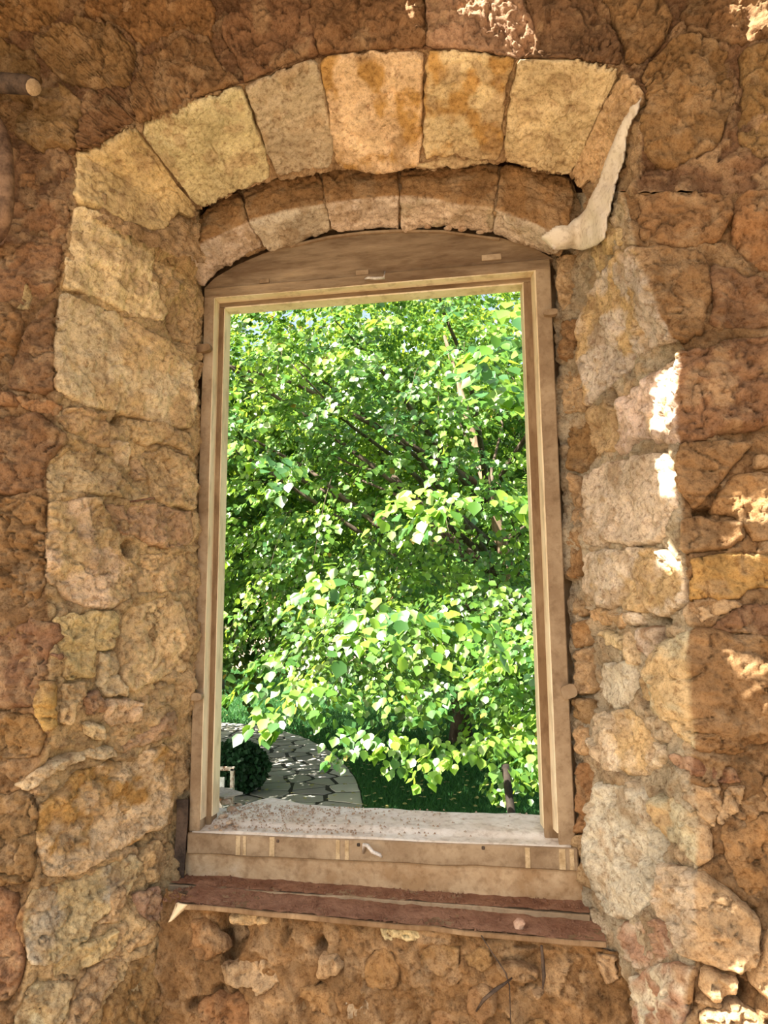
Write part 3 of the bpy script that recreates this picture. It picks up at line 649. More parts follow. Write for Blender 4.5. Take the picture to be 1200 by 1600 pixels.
# ---- rubble wall under the ledges
def Bs(poly, col='clay', **k):
    a = dict(parent=wall_bottom, wrap=False, thick=0.03, edge=0.014, tilt=0.12, facet=1.5); a.update(k); return stone(S_B, poly, col, **a)
Bs([(500, 1496), (524, 1494), (534, 1510), (526, 1528), (494, 1524)], 'tan')
Bs([(540, 1560), (576, 1556), (582, 1586), (546, 1590)], 'grey', facet=0.5)
Bs([(586, 1446), (700, 1458), (702, 1470), (640, 1472), (600, 1470)], 'cream', facet=0.2, thick=0.02)
Bs([(362, 1424), (420, 1430), (418, 1444), (392, 1448), (366, 1440)], 'pale', thick=0.026)
Bs([(345, 1500), (420, 1496), (440, 1530), (410, 1556), (352, 1540)], 'tan', facet=1.8)
Bs([(300, 1440), (318, 1436), (360, 1480), (330, 1500), (290, 1500)], 'clay')
Bs([(310, 1560), (390, 1552), (400, 1620), (320, 1630)], 'clay')
Bs([(460, 1540), (524, 1540), (536, 1580), (470, 1586)], 'clay', facet=2)
Bs([(930, 1490), (962, 1492), (966, 1530), (944, 1540)], 'tan')
Bs([(834, 1546), (850, 1548), (842, 1560)], 'tan')
fill_stones(S_B, 16, 0.012, 0.05, ['clay', 'tan', 'clay', 'brown'], wall_bottom, seed=9, thick=0.018)

for o, s_, a_, b_, k_ in PENDING:
    me_ = mortar_mesh(s_, o.name, a_, b_, **k_); me_.materials.append(M_MORTAR); o.data = me_
# white smear of lime plaster on the right of the arch
_pl = [(1004, 150), (998, 172), (982, 205), (975, 250), (962, 295), (950, 345), (948, 370), (930, 384), (910, 392), (890, 388), (868, 392), (842, 372), (866, 352), (888, 350), (912, 332), (934, 282), (952, 236), (966, 200), (984, 168)]
M_PLASTER = plain_mat('lime_plaster', (0.76, 0.68, 0.57), (0.84, 0.77, 0.66), 14, 0.85, 0.25, 40)
# it is spread over the finished masonry: lay a fine sheet on the stones and let it bridge their hollows
bpy.context.view_layer.update(); _dg = bpy.context.evaluated_depsgraph_get()
_P = resample(np.array(_pl, float), 6, 1.5, 3); nx, ny = 60, 86
gx, gy = np.meshgrid(np.linspace(836, 1010, nx), np.linspace(146, 398, ny), indexing='ij'); pts = np.stack([gx.ravel(), gy.ravel()], 1)
_C = Vector(CAM); dep = np.zeros(len(pts)); RD = np.zeros((len(pts), 3))
for i, q in enumerate(pts):
    d = ray(*q); d /= np.linalg.norm(d); RD[i] = d; hit = SC.ray_cast(_dg, _C, Vector(d)); dep[i] = (hit[1] - _C).length if hit[0] else 2.0
dep = np.clip(dep, 1.4, 2.3).reshape(nx, ny)
for _ in range(2):
    p = np.pad(dep, 1, mode='edge'); dep = np.minimum.reduce([p[i:i + nx, j:j + ny] for i in range(3) for j in range(3)])
for _ in range(5):
    p = np.pad(dep, 1, mode='edge'); dep = (p[:-2, 1:-1] + p[2:, 1:-1] + p[1:-1, :-2] + p[1:-1, 2:] + 2 * dep) / 6
d_, nr_ = sdf(pts, _P); ins = d_ > 0; q2 = np.where(ins[:, None], pts, nr_)
fc_, used = grid_faces(nx, ny, ins); q2 = q2[used]; ins = ins[used]
RD = np.array([ray(*q) for q in q2]); RD /= np.linalg.norm(RD, axis=1)[:, None]
hh = dep.ravel()[used] - np.where(ins, 0.006 + .006 * np.clip(d_[used] / 8, 0, 1), -.03)
Vp = CAM + RD * hh[:, None]; c0 = Vp.mean(0)
pp = link('plaster_smear', mesh_np('plaster_smear', Vp - c0, fc_), M_PLASTER, wall_right, Vector(c0))
pp['label'] = 'smooth white tongue of lime plaster on the arch corner'
# ------------------------------------------------------------------ wooden window frame
M_WOOD = plain_mat('dusty_painted_wood', (0.27, 0.185, 0.11), (0.41, 0.305, 0.195), 7, 0.75, 0.35, 90, (1, 1, 1), (0.47, 0.36, 0.24))
M_WOODF = plain_mat('brown_faced_wood', (0.20, 0.12, 0.06), (0.33, 0.225, 0.13), 9, 0.75, 0.4, 80, (1, 1, 0.35), (0.48, 0.34, 0.20))
M_WOODH = plain_mat('brown_wood_with_level_grain', (0.165, 0.105, 0.058), (0.31, 0.225, 0.14), 10, 0.75, 0.45, 70, (0.25, 1, 1.3), (0.44, 0.32, 0.19))
M_STREAK = plain_mat('old_paint_streak', (0.46, 0.33, 0.18), (0.64, 0.50, 0.31), 30, 0.7, 0.3, 80)
M_PALE = plain_mat('pale_yellow_wood', (0.74, 0.60, 0.38), (0.86, 0.74, 0.54), 6, 0.6, 0.25, 70, (1, 1, 0.3))
M_SILL = plain_mat('white_limewashed_sill', (0.70, 0.61, 0.51), (0.85, 0.79, 0.71), 9, 0.8, 0.4, 60)
M_IRON = plain_mat('old_white_painted_iron', (0.55, 0.50, 0.45), (0.78, 0.75, 0.72), 60, 0.45, 0.2, 200)
M_RUST = plain_mat('rusty_iron', (0.10, 0.05, 0.03), (0.24, 0.13, 0.075), 80, 0.7, 0.4, 200)
M_DARKW = plain_mat('dark_weathered_wood', (0.055, 0.04, 0.032), (0.13, 0.09, 0.065), 30, 0.8, 0.5, 90)
M_DUST = plain_mat('red_brown_dust', (0.25, 0.125, 0.075), (0.36, 0.20, 0.125), 14, 0.95, 0.7, 120)
M_STRIP = plain_mat('flaking_painted_plaster', (0.40, 0.25, 0.13), (0.58, 0.42, 0.26), 8, 0.85, 0.5, 45, (1, 1, 1), (0.66, 0.52, 0.36))
M_CHIP = plain_mat('plaster_crumb', (0.42, 0.27, 0.17), (0.66, 0.54, 0.42), 50, 0.9, 0.4, 120)

X0, X1, ZB, ZR, ZT = -0.862, 0.142, 1.052, 2.556, 2.585
window_1 = empty('window_1', (-0.36, 0.02, 1.05), kind='structure', label='old wooden window frame without sashes, arched head board, open to the garden')
def win(name, bm, mat, **k): return bm_obj(name, bm, mat, window_1, **k)
def prism(poly, y0, y1, name, mat, parent, jit=0.0):
    bm = bmesh.new()
    a = [bm.verts.new((p[0], y0, p[1])) for p in poly]; b = [bm.verts.new((p[0], y1, p[1])) for p in poly]
    bm.faces.new(a); bm.faces.new(b[::-1])
    for i in range(len(poly)): j = (i + 1) % len(poly); bm.faces.new([a[i], b[i], b[j], a[j]])
    return bm_obj(name, bm, mat, parent)
# outer stiles and rail (step one) then the inner rebate (step two), reveals paled to carry outdoor light
def stile(xa, xb, ya, yb, za, zb, nm, mat): return win(nm, bm_box(xa, xb, ya, yb, za, zb, bevel=0.0022, cuts=7, jit=0.0012), mat)
stile(X0, X0 + 0.030, 0.0, 0.040, ZB, ZR + .002, 'stile', M_WOOD)
stile(X1 - 0.040, X1, 0.0, 0.040, ZB, ZR + .002, 'stile', M_WOOD)
win('top_rail', bm_box(X0, X1, 0.0, 0.040, ZR, ZT, bevel=0.002, cuts=9, jit=0.001), M_WOODH)
# pale beads lining the opening: outdoor light put into their colour
def lit_bead(a, b, nm): return win(nm, bm_hexa([a[0], a[1], a[2], a[3], b[0], b[1], b[2], b[3]], cuts=0), M_PALE)
xl, xr = X0 + 0.030, X1 - 0.040
win('lit_bead', bm_box(xl - .002, xl + .0022, 0.003, 0.042, ZB + .03, ZR), M_PALE)
win('lit_bead', bm_hexa([(xr + .002, 0.002, ZB + .03), (xr + .002, 0.042, ZB + .03), (xr - .012, 0.042, ZB + .03), (xr - .003, 0.002, ZB + .03),
                     (xr + .002, 0.002, ZR), (xr + .002, 0.042, ZR), (xr - .012, 0.042, ZR), (xr - .003, 0.002, ZR)]), M_PALE)
win('lit_bead', bm_box(xl, xr, 0.003, 0.042, ZR - .0025, ZR + .002), M_PALE)
# second step
stile(X0, xl + 0.016, 0.040, 0.085, ZB, ZR - .014, 'inner_stile', M_WOODF)
stile(xr - 0.033, X1, 0.040, 0.085, ZB, ZR - .014, 'inner_stile', M_WOODF)
win('inner_rail', bm_box(X0, X1, 0.040, 0.085, ZR - 0.014, ZT - .01, bevel=0.0015, cuts=9, jit=0.001), M_WOODH)
win('lit_bead', bm_box(xl + .014, xl + .0185, 0.043, 0.090, ZB + .03, ZR - .014), M_PALE)
win('lit_bead', bm_hexa([(xr - .031, 0.042, ZB + .03), (xr - .031, 0.09, ZB + .03), (xr - .041, 0.09, ZB + .03), (xr - .035, 0.042, ZB + .03),
                     (xr - .031, 0.042, ZR - .014), (xr - .031, 0.09, ZR - .014), (xr - .041, 0.09, ZR - .014), (xr - .035, 0.042, ZR - .014)]), M_PALE)
win('lit_bead', bm_box(xl + .014, xr - .031, 0.043, 0.090, ZR - .0185, ZR - .012), M_PALE)
# arched head board, in two pieces with a thin upper edging
arc = [(318, 452), (336, 434), (370, 414), (412, 396), (455, 382), (515, 368), (570, 361), (625, 358), (690, 359), (780, 371), (830, 385), (864, 404)]
A3 = [W(x, y, 0.006) for x, y in arc]
arch_pts = [(p[0], p[2]) for p in A3]
prism([(X0, ZT + .0015)] + arch_pts + [(X1, ZT + .0015)], 0.006, 0.05, 'head_board', M_WOODH, window_1)
def arc_strip(i0, i1, dz, th, nm):
    P = arch_pts[i0:i1]; lower = [(x, z - dz - th) for x, z in P][::-1]; up = [(x, z - dz) for x, z in P]
    return prism(up + lower, -0.001, 0.01, nm, M_WOOD, window_1)
arc_strip(4, 8, 0.004, 0.007, 'edging'); arc_strip(7, 10, 0.005, 0.006, 'edging')
for (x, y, w, h) in ((413, 439, 17, 8), (566, 426, 22, 9), (768, 402, 32, 10)):
    p = W(x, y, 0.004); s = 0.0017
    win('repair_plug', bm_box(p[0] - w * s / 2, p[0] + w * s / 2, 0.0015, 0.02, p[2] - h * s / 2, p[2] + h * s / 2, bevel=0.001), M_WOOD)
# bottom board with paint streaks and nail heads
win('bottom_board', bm_box(X0, X1 + .004, -0.012, 0.05, ZB - 0.052, ZB, bevel=0.003, cuts=11, jit=0.002), M_WOOD)
for (x, w) in ((372, 7), (382, 5), (425, 8), (528, 6), (542, 6), (824, 7), (878, 9), (893, 6)):
    p = W(x, 1325, -.0125)
    win('paint_streak', bm_box(p[0] - w * .00085, p[0] + w * .00085, -0.0138, -0.01, ZB - .049, ZB - .002), M_STREAK)
for x, y in ((434, 1314), (755, 1325), (560, 1320)):
    p = W(x, y, -.013); win('nail_hole', bm_box(p[0] - .004, p[0] + .004, -0.0148, -0.01, p[2] - .004, p[2] + .004, bevel=0.0015), M_DARKW)
# sill
sill_back = [(330, 1257), (345, 1255), (372, 1249), (395, 1244), (420, 1247), (460, 1253), (520, 1256), (600, 1259), (660, 1263), (720, 1266), (800, 1267), (862, 1269), (890, 1270)]
def sill_mesh():
    nb, ny = 90, 34; Vv = []; 
    xs = np.linspace(X0 + .012, X1 - .012, nb)
    bx = [];
    for q in sill_back: p = onz(q[0], q[1], 1.083); bx.append(p)
    bx = np.array(bx)
    for i, x in enumerate(xs):
        yb = np.interp(x * 1.0, bx[:, 0] * 0.93 - 0.005, bx[:, 1])
        for j in range(ny):
            v = j / (ny - 1); y = -0.006 + v * (yb + 0.006)
            Vv.append((x, y, 0))
    Vv = np.array(Vv); n = fbm(Vv, 0.14, 3, 3) * .0022 + fbm(Vv, 0.03, 2, 5) * .0011
    v = (Vv[:, 1] + .006) / (Vv[:, 1].max())
    z = 1.056 + 0.022 * np.clip((Vv[:, 1] - 0.035) / .02, 0, 1) * 0.45 + 0.014 * np.clip(v, 0, 1) + n
    Vv[:, 2] = z
    fr = np.arange(nb * ny).reshape(nb, ny)
    Q = np.stack([fr[:-1, :-1], fr[1:, :-1], fr[1:, 1:], fr[:-1, 1:]], -1).reshape(-1, 4)
    B = Vv.copy(); B[:, 2] = 1.004; k = nb * ny
    loop = list(fr[:, 0]) + list(fr[-1, 1:]) + list(fr[::-1, -1][1:]) + list(fr[0, ::-1][1:-1])
    S = [(loop[i], loop[i] + k, loop[(i + 1) % len(loop)] + k, loop[(i + 1) % len(loop)]) for i in range(len(loop))]
    return np.vstack([Vv, B]), np.vstack([Q, np.array(S), Q[:, ::-1] + k])
Vs, Fs = sill_mesh(); o0 = Vs.mean(0)
so_ = link('window_sill', mesh_np('window_sill', Vs - o0, Fs), M_SILL, window_1); so_.location = Vector(o0) - window_1.location
def hook(name, pts, r, mat, lab):
    o = tube_obj(name, [W(*p) for p in pts], r, mat, window_1, 7); o['label'] = lab; return o
hook('latch_hook', [(568, 1332, -.012), (569, 1320, -.030), (574, 1321, -.034), (582, 1331, -.034), (594, 1336, -.034), (596, 1339, -.03)], [.004, .005, .005, .005, .0045, .003], M_IRON, 'bent white iron hook')
hook('latch_hook', [(570, 436, .004), (575, 434, -.014), (588, 435, -.016), (600, 434, -.016), (601, 424, -.010)], [.003, .0035, .004, .004, .003], M_IRON, 'small pale iron latch under the head board')
# turn buttons that once held the sashes
def button(cx, cy, w, h, Y, mat, lab, rot=0.0):
    c = W(cx, cy, Y); s = 0.0017; bm = bmesh.new(); n = 14; a = []
    for k in range(n):
        t = 2 * math.pi * k / n; ex = abs(math.cos(t)) ** .6 * math.copysign(1, math.cos(t)); ez = abs(math.sin(t)) ** .6 * math.copysign(1, math.sin(t))
        x = ex * w * s / 2; z = ez * h * s / 2
        a.append((c[0] + x * math.cos(rot) - z * math.sin(rot), c[2] + x * math.sin(rot) + z * math.cos(rot)))
    o = prism(a, Y - 0.009, Y + 0.009, 'turn_button', mat, window_1); o['label'] = lab; return o
button(303, 1088, 30, 12, -.012, M_WOOD, 'wooden turn button low on the left stile', -.05)
button(313, 546, 40, 14, -.012, M_WOODF, 'worn wooden turn button high on the left stile', .1)
button(889, 1080, 22, 20, -.010, M_WOOD, 'rounded turn button on the right stile', .3)
button(860, 489, 22, 10, -.008, M_WOOD, 'chipped turn button high on the right stile', .0)

# ------------------------------------------------------------------ ledges under the window
trim_1 = tag(bm_obj('trim_1', bm_box(X0 - .02, X1 + .012, 0.002, 0.05, 0.905, 1.002, cuts=14, jit=0.004), M_STRIP), 'flaking painted plaster strip under the window board', kind='structure')
def ledge(name, zl, zr, y0, y1, xa, xb, th, lab, mat=None):
    root = empty(name, (-0.36, (y0 + y1) / 2, zl), kind='structure', label=lab)
    b = [(xa, y0, zl - th), (xb, y0, zr - th), (xb, y1, zr - th), (xa, y1, zl - th), (xa, y0, zl), (xb, y0, zr), (xb, y1, zr), (xa, y1, zl)]
    bm_obj('moulding', bm_hexa(b, cuts=12, jit=0.003, bevel=0.002), mat or M_WOOD, root)
    nb, ny = 150, 16; G = []
    for i in range(nb):
        for j in range(ny):
            u = i / (nb - 1); v = j / (ny - 1); G.append((xa + u * (xb - xa), y0 + 0.002 + v * (y1 - y0 - .002), zl + (zr - zl) * u))
    G = np.array(G); G[:, 2] += 0.003 + fbm(G, 0.05, 4, 9) * .003 + fbm(G, 0.012, 2, 10) * .0016 + 0.004 * np.clip((G[:, 1] - y1 + .03) / .03, 0, 1) ** 2
    fr = np.arange(nb * ny).reshape(nb, ny); Q = np.stack([fr[:-1, :-1], fr[1:, :-1], fr[1:, 1:], fr[:-1, 1:]], -1).reshape(-1, 4)
    d = link('dust_layer', mesh_np('dust_layer', G - np.array(root.location), Q), M_DUST, root)
    return root
zl1 = W(300, 1384, -.07)[2]; zr1 = W(905, 1428, -.07)[2]
trim_2 = ledge('trim_2', zl1, zr1, -.07, .03, X0 - .035, X1 + .02, .026, 'upper dusty wooden ledge moulding under the window')
zl2 = W(284, 1412, -.18)[2]; zr2 = W(940, 1474, -.18)[2]
trim_3 = ledge('trim_3', zl2, zr2, -.18, -.05, W(276, 1406, -.18)[0], W(948, 1476, -.18)[0], .012, 'lower dusty ledge with thin board edge under the window', M_WOODF)

# crumbs and small things
def pebble(name, c, r, sd, mat, parent=None, flat=0.7):
    bm = bmesh.new(); bmesh.ops.create_icosphere(bm, subdivisions=2, radius=1.0)
    rs = np.random.default_rng(sd); Pn = np.array([v.co[:] for v in bm.verts]); f = fbm(Pn + sd * 3.1, 0.9, 2, sd)
    ax = rs.uniform(.7, 1.2, 3) * (1, 1, flat)
    for v, n in zip(bm.verts, f):
        v.co = Vector(np.round(np.array(v.co) * 2.2) / 2.2 * .45 + np.array(v.co) * .55) * (1 + .28 * n); v.co = Vector((v.co.x * ax[0] * r, v.co.y * ax[1] * r, v.co.z * ax[2] * r))
    bmesh.ops.rotate(bm, verts=bm.verts[:], matrix=Matrix.Rotation(rs.uniform(0, 6.28), 3, 'Z'))
    zmin = min(v.co.z for v in bm.verts)
    bmesh.ops.translate(bm, verts=bm.verts[:], vec=Vector(c) - Vector((0, 0, zmin)))
    return bm_obj(name, bm, mat, parent)
M_PINK = plain_mat('pinkish_stone', (0.48, 0.29, 0.20), (0.60, 0.42, 0.31), 40, 0.9, 0.4, 120)
pc = W(812, 1456, -.145)
tag(pebble('pebble', (pc[0], pc[1], pc[2] - .002), 0.018, 3, M_PINK), 'pinkish pebble lying on the lower dusty ledge', 'pebble')
spots = [(352, 1262, .022), (362, 1272, .016), (350, 1280, .018), (372, 1264, .012), (358, 1288, .012), (338, 1292, .012), (378, 1274, .010), (345, 1296, .008), (388, 1268, .007), (398, 1284, .007), (370, 1290, .008), (410, 1262, .006)]
lab = ['largest plaster crumb in the left corner of the sill', 'second largest plaster crumb in the left sill corner']
for i, (x, y, r) in enumerate(spots):
    p = onz(x, y, 1.066)
    o = pebble('plaster_crumb', (p[0], p[1], 1.062 + 0.012 * min(1, max(0, (p[1]) / .2))), r * .8, 20 + i, M_CHIP, None, .6)
    if i in (0, 2): tag(o, lab[0 if i == 0 else 1], 'crumb', 'plaster crumbs on the sill')
    else: tag(o, 'small plaster crumb among debris in the left sill corner', 'crumb', 'plaster crumbs on the sill')
# fine debris scattered on the sill: uncountable
rs = np.random.default_rng(5); Vd = []; Fd = []
for i in range(700):
    x = X0 + .05 + abs(rs.normal(0, .28)); y = rs.uniform(.0, .2); r = rs.uniform(.0012, .0038)
    if x > X1 - .05: continue
    z = 1.061 + 0.010 * np.clip((y - .035) / .02, 0, 1) + 0.012 * y / .25
    k = len(Vd); a = rs.uniform(0, 6.28)
    for q in range(3): Vd.append((x + r * 1.4 * math.cos(a + 2.1 * q), y + r * math.sin(a + 2.1 * q), z - .002 + .001 * rs.random()))
    Vd.append((x, y, z + r)); Fd += [(k, k + 1, k + 3), (k + 1, k + 2, k + 3), (k + 2, k, k + 3)]
tag(link('sill_debris', mesh_np('sill_debris', np.array(Vd), np.array(Fd), smooth=False), M_CHIP), 'fine plaster and dirt debris scattered over the white sill', 'debris', kind='stuff')
# dirt grains along the ledges
Vd = []; Fd = []
for i in range(1500):
    u = rs.uniform(0, 1); low = rs.random() < .65
    if low: x = -0.85 + 1.0 * u; y = rs.uniform(-.175, -.075); z = zl2 + (zr2 - zl2) * (x + .87) / 1.03 + .004
    else: x = -0.88 + 1.03 * u; y = rs.uniform(-.065, .0); z = zl1 + (zr1 - zl1) * (x + .9) / 1.06 + .004
    r = rs.uniform(.001, .0042) * (1 if rs.random() < .85 else 1.8); k = len(Vd); a = rs.uniform(0, 6.28)
    for q in range(3): Vd.append((x + r * 1.4 * math.cos(a + 2.1 * q), y + r * math.sin(a + 2.1 * q), z - .003))
    Vd.append((x, y, z + r)); Fd += [(k, k + 1, k + 3), (k + 1, k + 2, k + 3), (k + 2, k, k + 3)]
tag(link('ledge_dirt', mesh_np('ledge_dirt', np.array(Vd), np.array(Fd), smooth=False), M_DUST), 'red brown dirt grains scattered along the two ledges', 'dirt', kind='stuff')
# thin loose plate leaning at the left end of the sill
c4 = [W(330, 1250, .23), W(350, 1256, .19), W(380, 1243, .24), W(345, 1240, .29)]
c4 = [np.array([p[0], p[1], 1.088 + .004 * i]) for i, p in enumerate(c4)]
bm = bm_hexa([tuple(p) for p in c4] + [tuple(p + (0, 0, .006)) for p in c4], bevel=.001)
tag(bm_obj('loose_plate', bm, plain_mat('grey_plate', (0.42, 0.38, 0.33), (0.56, 0.51, 0.45), 20, .7, .2)), 'thin grey plate lying at the left outer corner of the sill', 'plate')
# nails and spikes in the left masonry
def nail(pts, r, label, head=True):
    P = [W(*p) for p in pts]; root = empty('nail', Vector(P[0]), label, 'nail')
    tube_obj('shank', P, r, M_RUST, root, 7)
    if head:
        d = (P[-1] - P[-2]); d /= np.linalg.norm(d)
        tube_obj('head', [P[-1] - d * .001, P[-1] + d * .003], [r * 2.0, r * 1.8], M_RUST, root, 9)
    return root
nail([(74, 1020, -.38), (84, 1023, -.415), (95, 1026, -.43)], .0038, 'rusty round headed nail sticking out of the left masonry')
nail([(190, 786, -.20), (216, 782, -.225), (241, 778, -.225)], .0028, 'thin rusty iron spike lying along the left splayed side', False)
# splintered wood behind the left stile and beside the bottom corner
bm = bm_hexa([W(272, 1400, -.02), W(286, 1396, -.02), W(290, 1396, .02), W(276, 1400, .02), W(276, 1250, -.02), W(294, 1248, -.02), W(296, 1248, .02), W(280, 1250, .02)], cuts=6, jit=.004)
tag(bm_obj('wood_splinter', bm, M_DARKW), 'dark vertical splinter of wood beside the lower left stile', 'splinter')
bm = bm_hexa([W(262, 1442, -.18), W(268, 1440, -.18), W(270, 1436, -.16), W(264, 1440, -.16), W(280, 1412, -.19), W(292, 1413, -.19), W(297, 1414, -.17), W(276, 1408, -.17)], bevel=.002)
tag(bm_obj('wood_chip', bm, M_PALE), 'white pointed wood chip at the left end of the lower ledge', 'chip')
# chips wedged between arch and head board
for i, (x, y, r) in enumerate(((562, 352, .016), (610, 352, .010), (640, 352, .013), (668, 354, .009), (700, 356, .012), (722, 358, .014), (750, 362, .010))):
    p = W(x, y, -.006)
    o = pebble('arch_chip', (p[0], p[1], p[2] - r * .5), r, 60 + i, M_CHIP, None, .5)
    tag(o, 'upright stone chip wedged on the head board, leftmost of its row' if i == 0 else 'small stone chip wedged between inner arch and head board', 'chip', 'chips above the head board')
# dry roots hanging on the rubble wall
def root_obj(pts, r, label):
    P = [W(*p) for p in pts]; tag(tube_obj('dry_root', P, r, M_DARKW, None, 6), label, 'root')
root_obj([(846, 1478, -.20), (848, 1500, -.185), (850, 1525, -.19), (848, 1545, -.185)], [.003, .004, .004, .002], 'short dark root hanging straight down under the lower ledge')
root_obj([(744, 1580, -.18), (756, 1562, -.20), (772, 1548, -.20), (790, 1536, -.195), (800, 1528, -.18)], [.002, .004, .005, .003, .002], 'dark forked root lying across the rubble under the ledge')
root_obj([(752, 1462, -.19), (770, 1490, -.18), (790, 1520, -.185), (796, 1540, -.18), (798, 1600, -.18)], [.0015, .0015, .002, .0015, .001], 'long thin root trailing down the rubble under the ledge')
# stick and bent branch at the upper left edge
P = [W(-90, 118, -.47), W(-40, 126, -.48), W(10, 130, -.49), W(40, 132, -.50), W(52, 136, -.505)]
root = empty('cut_stick', Vector(P[0]), 'short dark stick with a pale cut end poking in high on the left', 'stick')
tube_obj('bark', P, [.026, .025, .024, .023, .021], M_DARKW, root, 12)
tube_obj('cut_end', [P[-1] + np.array([-.002, 0, 0]), P[-1] + np.array([.004, -.003, -.004])], [.020, .018], plain_mat('cut_wood', (0.42, 0.30, 0.18), (0.58, 0.44, 0.28), 60, .8, .3), root, 12)
P = [W(-40, 170, -.44), W(-8, 190, -.47), W(6, 230, -.50), W(11, 280, -.51), W(11, 325, -.50), W(2, 360, -.47), W(-30, 385, -.43)]
tk = np.linspace(0, 6, 25); P = np.array(P); P = np.stack([np.interp(tk, range(7), P[:, i]) for i in range(3)], 1)
for _ in range(3): P[1:-1] = (P[:-2] + 2 * P[1:-1] + P[2:]) / 4
tag(tube_obj('bent_branch', P, .019 + .003 * np.sin(tk * 1.3), plain_mat('brown_branch', (0.10, 0.06, 0.04), (0.30, 0.19, 0.12), 18, .8, .6, 60), None, 12), 'thick bent brown branch bulging in at the left edge', 'branch')

# ------------------------------------------------------------------ rest of the ruin (out of frame): core of the wall, floor; roof added to shade the wall
M_EARTH = plain_mat('dry_earth', (0.20, 0.145, 0.095), (0.28, 0.21, 0.145), 3, 0.95, 0.5, 30)
def core(x0, x1, y0, y1, z0, z1, par): return bm_obj('wall_core', bm_box(x0, x1, y0, y1, z0, z1), M_MORTAR2, par)
M_MORTAR2 = plain_mat('wall_render', (0.42, 0.28, 0.16), (0.55, 0.40, 0.25), 5, .95, .5, 40)
bm_obj('wall_core', bm_hexa([(-4, .088, -1.4), (X0 + .008, .088, -1.4), (X0 - .14, .34, -1.4), (-4, .34, -1.4), (-4, .088, 3.55), (X0 + .008, .088, 3.55), (X0 - .14, .34, 3.55), (-4, .34, 3.55)]), M_MORTAR2, wall_left); core(X1 - .008, 3.5, .088, .34, -1.4, 3.55, wall_right)
core(-4.0, -1.35, -.36, .07, 0, 3.55, wall_left); core(.75, 3.5, -.36, .07, 0, 3.55, wall_right)
bm_obj('wall_core', bm_hexa([(X0 - .14, .092, 2.568), (X1 - .008, .092, 2.568), (X1 - .008, .34, 2.72), (X0 - .14, .34, 2.72), (X0 - .14, .092, 3.55), (X1 - .008, .092, 3.55), (X1 - .008, .34, 3.55), (X0 - .14, .34, 3.55)]), M_MORTAR2, wall_top); core(X0 + .008, X1 - .008, .06, .27, -1.4, .985, wall_bottom)
core(-1.35, .75, -.30, .07, 3.02, 3.55, wall_top)
fl = tag(bm_obj('floor', bm_box(-5, 5, -8, 0.06, -0.1, 0.0), M_EARTH), 'bare earth floor of the ruin', kind='structure')
ZC = 3.5  # added slab blocks the sun; its holes are placed to throw sun patches
bpy.context.view_layer.update(); _dg = bpy.context.evaluated_depsgraph_get()
def toroof(px, py, Y=-.43):
    p = W(px, py, Y if py > 100 else -.408)
    if px < 1072 and py > 500:                     # on the splayed side: meet the stone itself
        d = ray(px, py); hit = SC.ray_cast(_dg, Vector(CAM), Vector(d / np.linalg.norm(d)))
        if hit[0]: p = np.array(hit[1])
    t = (ZC - p[2]) / SUN_DIR[2]; return p + SUN_DIR * t
HOLES = [[(610, -30), (632, -30), (667, 58), (659, 66)],
         [(684, -40), (786, -40), (832, 52), (818, 68), (765, 56), (705, 20)],
         [(1140, -30), (1220, -30), (1220, 66), (1150, 60)],
         [(1020, 690), (1020, 622), (1040, 580), (1064, 556), (1060, 640), (1054, 690)],
         [(1022, 716), (1050, 706), (1052, 786), (1034, 784)],
         [(1126, 738), (1230, 738), (1230, 800), (1130, 790)],
         [(1018, 880), (1046, 846), (1060, 870), (1066, 906)],
         [(1108, 812), (1160, 806), (1158, 836), (1112, 832)],
         [(1128, 1014), (1240, 1036), (1240, 1066), (1150, 1064)],
         [(1156, 1100), (1230, 1072), (1230, 1098), (1170, 1112)],
         [(1112, 1394), (1142, 1398), (1136, 1414), (1114, 1410)],
         [(1078, 1560), (1150, 1526), (1220, 1536), (1230, 1670), (1070, 1670)]]
bm = bmesh.new(); es = []
def loop(P):
    v = [bm.verts.new((p[0], p[1], ZC)) for p in P]
    for i in range(len(v)): es.append(bm.edges.new((v[i], v[(i + 1) % len(v)])))
loop([(-5, -2.35), (-3.2, -2.5), (-1.5, -2.3), (0.4, -2.4), (2.6, -2.25), (3.5, -2.4), (3.5, .34), (-5, .34)])
for h in HOLES: loop([toroof(*q) for q in h])
bmesh.ops.triangle_fill(bm, use_beauty=True, use_dissolve=False, edges=es)
ex = bmesh.ops.extrude_face_region(bm, geom=bm.faces[:]); bmesh.ops.translate(bm, verts=[g for g in ex['geom'] if isinstance(g, bmesh.types.BMVert)], vec=(0, 0, .012))
tag(bm_obj('shade_slab', bm, plain_mat('shade_slab_boards', (0.30, 0.20, 0.12), (0.45, 0.32, 0.2), 4, .9, .3)), 'unseen board roof added to shade the wall, holes placed for sun patches', kind='structure')
# ------------------------------------------------------------------ the garden outside, three metres below the eye
ZG = -1.4
M_LAWN = plain_mat('lawn_soil', (0.022, 0.075, 0.020), (0.045, 0.14, 0.035), 2.0, .95, .6, 25)
tag(bm_obj('lawn', bm_box(-60, 60, .34, 140, ZG - .3, ZG), M_LAWN), 'green lawn stretching below the window to the far garden', kind='structure')
